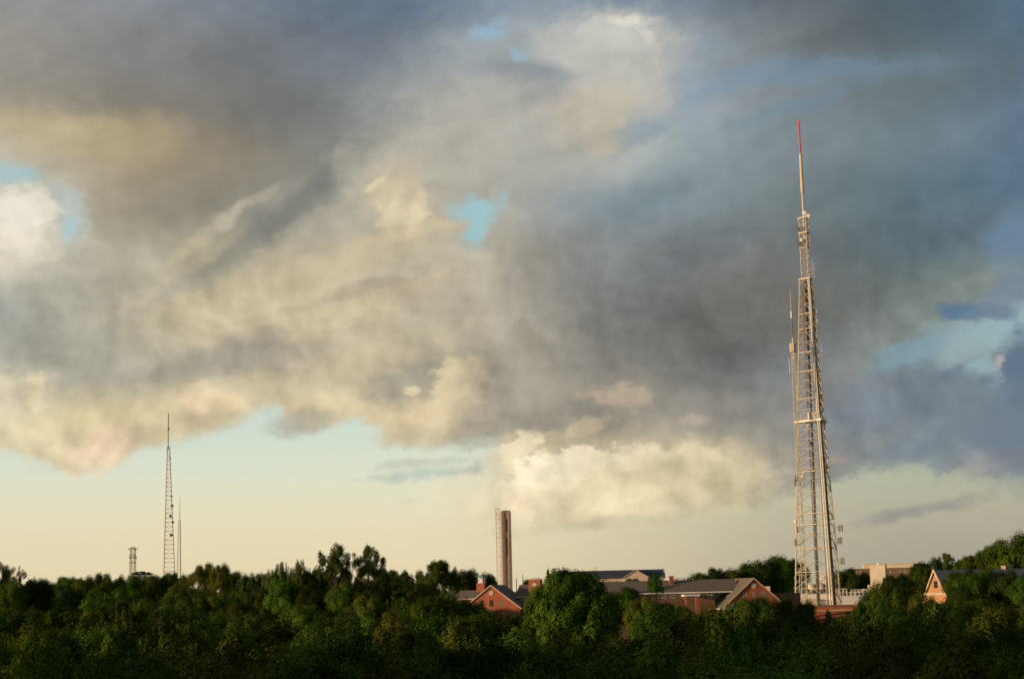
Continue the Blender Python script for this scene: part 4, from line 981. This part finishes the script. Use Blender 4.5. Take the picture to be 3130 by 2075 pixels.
SK = [
 (-15,1722,110,300,'round','dark tree cut by the left edge of the picture',None),
 (50,1738,74,285,'sparse','thin-leaved tree with sky showing through, near the left edge',None),
 (40,1772,120,272,'round','green crown below the thin-leaved tree near the left edge',None),(112,1770,110,276,'round','green crown in front, second from the left edge',None),(440,1757,95,535,'round','dark crown right under the flat-topped tree',None),
 (100,1779,90,520,'round',LL_,GL),(152,1776,100,500,'tall',LL_,GL),(208,1763,90,480,'round',LL_,GL),(255,1758,80,470,'tall',LL_,GL),
 (303,1752,95,480,'round',LL_,GL),(348,1760,85,460,'tall',LL_,GL),(388,1756,85,470,'round',LL_,GL),
 (433,1749,70,530,'umbrella','flat-topped dark tree between the short and the tallest left tower',None),
 (474,1755,90,470,'round',LL_,GL),(521,1750,60,500,'round',LL_,GL),(565,1758,90,460,'tall',LL_,GL),
 (634,1728,95,400,'round','rounded tree rising just right of the left towers, left one of the pair',None),(672,1725,85,385,'tall','rounded tree rising just right of the left towers, right one of the pair',None),
 (722,1748,85,450,'round',LL_,GL),(765,1755,80,450,'tall',LL_,GL),(800,1752,80,430,'round',LL_,GL),
 (828,1750,80,380,'spiky','feathery tree, smallest of three left of the tall open-crowned pair',None),(860,1727,80,340,'spiky','feathery upright tree, middle of three left of the tall pair',None),
 (916,1723,96,330,'spiky','feathery upright tree standing next to the tall open-crowned pair',None),(968,1740,80,335,'round','bushy dark tree at the foot of the tall open-crowned pair',None),
 (1026,1664,128,322,'open','tall light green open-crowned tree, left one of the highest pair on the skyline',None),
 (1124,1668,116,328,'open','tall dark open-crowned tree, right one of the highest pair on the skyline',None),(1162,1742,70,345,'round','lower dark tree leaning on the right of the highest pair',None),
 (1192,1748,80,400,'round','flat dark tree in the dip between the highest pair and the round-topped tree',None),(1238,1745,85,420,'tall','middle dark tree in the dip right of the highest pair',None),(1286,1746,95,420,'round','broad dark tree just left of the round-topped tree',None),
 (868,1776,120,312,'round','full green crown in front, below the feathery trees left of the highest pair',None),(955,1786,125,310,'round','full green crown in front of the trunks of the left one of the highest pair',None),(1050,1782,125,308,'round','full green crown in front, right below the gap of the highest pair',None),(1150,1780,130,310,'round','full green crown in front, below the right one of the highest pair',None),
 (1000,1752,110,362,'round','dense dark tree below the left one of the highest pair',None),(1070,1754,110,368,'round','dense dark tree between the trunks of the highest pair',None),(1140,1762,100,372,'tall','dense dark tree below the right one of the highest pair',None),
 (1338,1717,84,380,'round','round-topped dark tree rising above its neighbours left of the bell tower',None),(1374,1740,66,385,'tall','small tree hugging the right of the round-topped dark tree',None),
 (1412,1742,90,560,'round','dark tree behind the green domed cupola, left one',None),(1456,1741,100,570,'tall','dark tree behind the green domed cupola, right one',None),(1492,1757,70,580,'round','low dark tree at the foot of the thin lattice mast',None),
 (1578,1758,14,640,'conifer','tiny pointed fir just right of the bell tower, left one',None),(1598,1750,18,640,'conifer','tiny pointed fir over the brick parapet, right one',None),(1630,1766,70,600,'round','low dark tree right of the brick parapet',None),
 (1674,1733,74,470,'dead_conifer','thin half-bare conifer against the sky left of the big round tree',None),
 (1745,1751,322,213,'big','huge rounded bright green tree in the centre foreground',None),
 (1935,1768,60,700,'round','small tree in front of the pediment of the long stone building',None),
 (2003,1760,52,300,'spiky','slim yellow-green tree in front of the long brown-grey roof',None),
 (2070,1772,44,650,'round','small tree behind the chimney of the long roof',None),
 (2130,1752,90,640,'round','dark tree, leftmost of the big clump behind the gable wing',None),(2178,1736,100,640,'round','dark tree, second from left in the clump behind the gable wing',None),
 (2222,1735,90,640,'tall','dark tree, third from left in the clump behind the gable wing',None),(2268,1727,100,650,'round','dark tree, fourth from left in the clump behind the gable wing',None),
 (2322,1708,120,650,'round','tall dark tree above the gable of the red brick wing',None),(2380,1699,125,655,'round','tallest dark tree left of the big broadcast tower',None),(2428,1710,90,660,'round','dark tree partly behind the left leg of the big tower',None),
 (2560,1746,80,700,'round','dark tree just right of the big tower foot',None),(2603,1737,90,700,'round','dark tree between the big tower and the cream block',None),(2648,1750,60,700,'tall','dark tree touching the left side of the cream block',None),
 (2700,1783,140,300,'round','dark bushy tree covering the lower right of the cream block',None),(2742,1756,110,330,'round','dark tree right of the cream block under the long brown building',None),(2785,1762,90,345,'open','loose-leaved tree in front of the long brown building',None),
 (2806,1722,64,540,'round','small dark tree over the right end of the brown building',None),(2843,1707,88,540,'tall','tree with a jagged top above the steep sunlit gable, left one',None),(2887,1692,74,540,'open','tree with a jagged top above the steep sunlit gable, right one',None),
 (2930,1716,80,540,'round','low dark tree right of the jagged pair above the slate roof',None),(2960,1698,66,535,'round','dark tree left of the group behind the slate roof',None),(2995,1683,84,530,'tall','dark tree, middle of the group behind the slate roof',None),
 (3036,1666,90,530,'round','dark tree under the shoulder of the highest right-hand tree',None),(3092,1628,150,520,'round','highest dark tree at the right edge, behind the slate roof',None),(3150,1630,110,525,'round','dark tree cut by the right edge behind the slate roof',None),
 (2926,1754,100,340,'round','rounded green tree at the right foot of the sunlit gable',None),(2846,1832,90,320,'tall','narrow green tree in front of the cornice of the sunlit gable',None),(2950,1744,120,330,'tall','green tree in front of the slate roof, next to the sunlit gable',None),(3022,1742,140,335,'round','wide green tree hiding the middle of the slate roof',None),
 (2975,1757,150,310,'round','light green loose tree in front of the slate roof',None),(3088,1750,130,305,'round','loose tree with reddish twigs in front of the slate roof, at the right',None),(3140,1765,110,290,'round','tree cut by the right edge below the slate roof',None),
 (2935,1795,90,300,'round','green tree to the right of the steep sunlit gable',None),
 (1440,1846,120,320,'round','tree in front of the left side of the brick gable',None),(1515,1876,90,300,'spiky','small feathery tree below the windows of the brick gable',None),(1565,1880,90,300,'round','tree below the right foot of the brick gable',None),
 (1915,1800,100,300,'round','dark green tree touching the right side of the huge round tree',None),(1965,1824,110,290,'tall','dark green tree under the slim yellow-green tree',None),
 (2035,1846,110,290,'round','dark tree in front of the long brick wall, left of the porch',None),(2090,1858,110,280,'tall','dark tree just below the brick porch',None),(2160,1880,100,270,'round','dark tree below the white cornice of the brick wing',None),
 (1925,1822,120,400,'round','dark tree close behind the right side of the huge round tree',None),(2010,1848,110,395,'tall','tree against the long brick wall below the slim yellow-green tree',None),(2062,1856,100,400,'round','tree against the long brick wall, just left of the porch',None),(2195,1882,110,380,'round','tree against the left foot of the brick gable wing',None),
 (2300,1830,175,250,'round','bright green round tree in front of the brick gable wing',None),(2398,1832,165,255,'round','round green tree left of the flat red brick building',None),(2452,1836,100,258,'tall','tree at the left end of the flat red brick building',None),
 (2575,1892,110,245,'spiky','low feathery tree in front of the flat red brick wall',None),(2632,1846,64,250,'tall','narrow tree at the right end of the flat red brick wall',None),(2680,1830,90,270,'round','tree in front of the right end of the white building',None),
 (2790,1820,110,290,'open','light green tree just left of the steep sunlit gable',None),(2870,1846,110,280,'round','light green tree right below the steep sunlit gable',None),
]
for (px, yt, wp, D, k, la, gr) in SK:
    tree(px, yt, wp * (1.0 if k in ('big', 'conifer', 'dead_conifer', 'umbrella', 'sparse') or D in (322, 328) else 1.22 if D > 420 else 1.1), D, k, la, gr)
# the massed canopy in front, row by row
CAPX = [-100, 1380, 1430, 1600, 1610, 1890, 1900, 2060, 2200, 2260, 2440, 2490, 2650, 2690, 2830, 2900, 3300]
CAPY = [1780, 1780, 1868, 1876, 1850, 1850, 1815, 1845, 1872, 1840, 1850, 1886, 1876, 1810, 1835, 1832, 1800]
ROWS = [(465, 1772, 80, 1400), (410, 1793, 84, 1380), (355, 1808, 92, 1380), (305, 1830, 100, 1400), (262, 1858, 140, 3300), (226, 1890, 165, 3300), (196, 1926, 190, 3300), (170, 1964, 215, 3300), (148, 2006, 240, 3300), (128, 2050, 260, 3300)]
for ri, (D, yt, sp, xmax) in enumerate(ROWS):
    px = -60 + random.uniform(0, 60)
    while px < min(xmax, 3200):
        cap = float(np.interp(px, CAPX, CAPY)); hor = (1565 - px) * .0244
        y = max(yt + hor * .6 + random.uniform(-22, 20), cap + random.uniform(2, 12))
        big = abs(px - 1745) < 165 and 1760 < y and D > 175
        if not big:
            z = 'far' if D > 300 else ('middle' if D > 200 else 'near'); side = 'left' if px < 1050 else ('centre' if px < 2100 else 'right')
            la = {'far': 'green broadleaf tree just below the left skyline in the packed canopy', 'middle': f'dark green broadleaf tree in the middle band of the canopy, {side} third of the view', 'near': f'very dark broadleaf tree in the shaded band along the bottom edge, {side} third'}[z]
            tree(px, y, sp * random.uniform(1.35, 2.0), D + random.uniform(-12, 12), random.choice(['round', 'round', 'round', 'tall', 'spiky', 'open' if D < 200 else 'round']), la, {'far': 'trees just below the left skyline', 'middle': f'middle canopy trees, {side}', 'near': f'shaded foreground trees, {side}'}[z])
        px += sp * random.uniform(.75, 1.1)
# the same wood goes on beyond both sides of the view
for k in range(34):
    e = (3260 + k // 2 * 55) if k % 2 else (-130 - k // 2 * 50)
    for D, yt in ((560, 1700 if e > 0 else 1765), (380, 1770 if e > 0 else 1800), (240, 1850)):
        if D == 240 and k % 4 > 1: continue
        tree(e + random.uniform(-20, 20), yt + random.uniform(-20, 25), 44000 / D * random.uniform(.9, 1.3), D + random.uniform(-25, 25), random.choice(['round', 'tall']), 'broadleaf tree of the wood going on past the %s edge of the view' % ('right' if e > 0 else 'left'), 'trees past the %s edge' % ('right' if e > 0 else 'left'))
# pointed young crowns poking up along the bottom edge
for px, yt in ((690, 2045), (945, 2025), (1365, 2032), (2046, 2040), (2740, 2040), (10, 1975), (640, 2068)):
    tree(px, yt, 55, 112, 'conifer' if px in (945, 1365) else 'spiky', {690: 'small pale feathery treetop at the bottom edge left of centre', 945: 'small pointed treetop at the bottom edge, left of centre', 1365: 'small pointed treetop at the bottom edge, near the centre', 2046: 'small feathery treetop at the bottom edge below the porch', 2740: 'small feathery treetop at the bottom edge, towards the right', 10: 'green treetop cut by the left edge near the bottom', 640: 'tiny feathery treetop at the very bottom, left of the pale one'}[px])
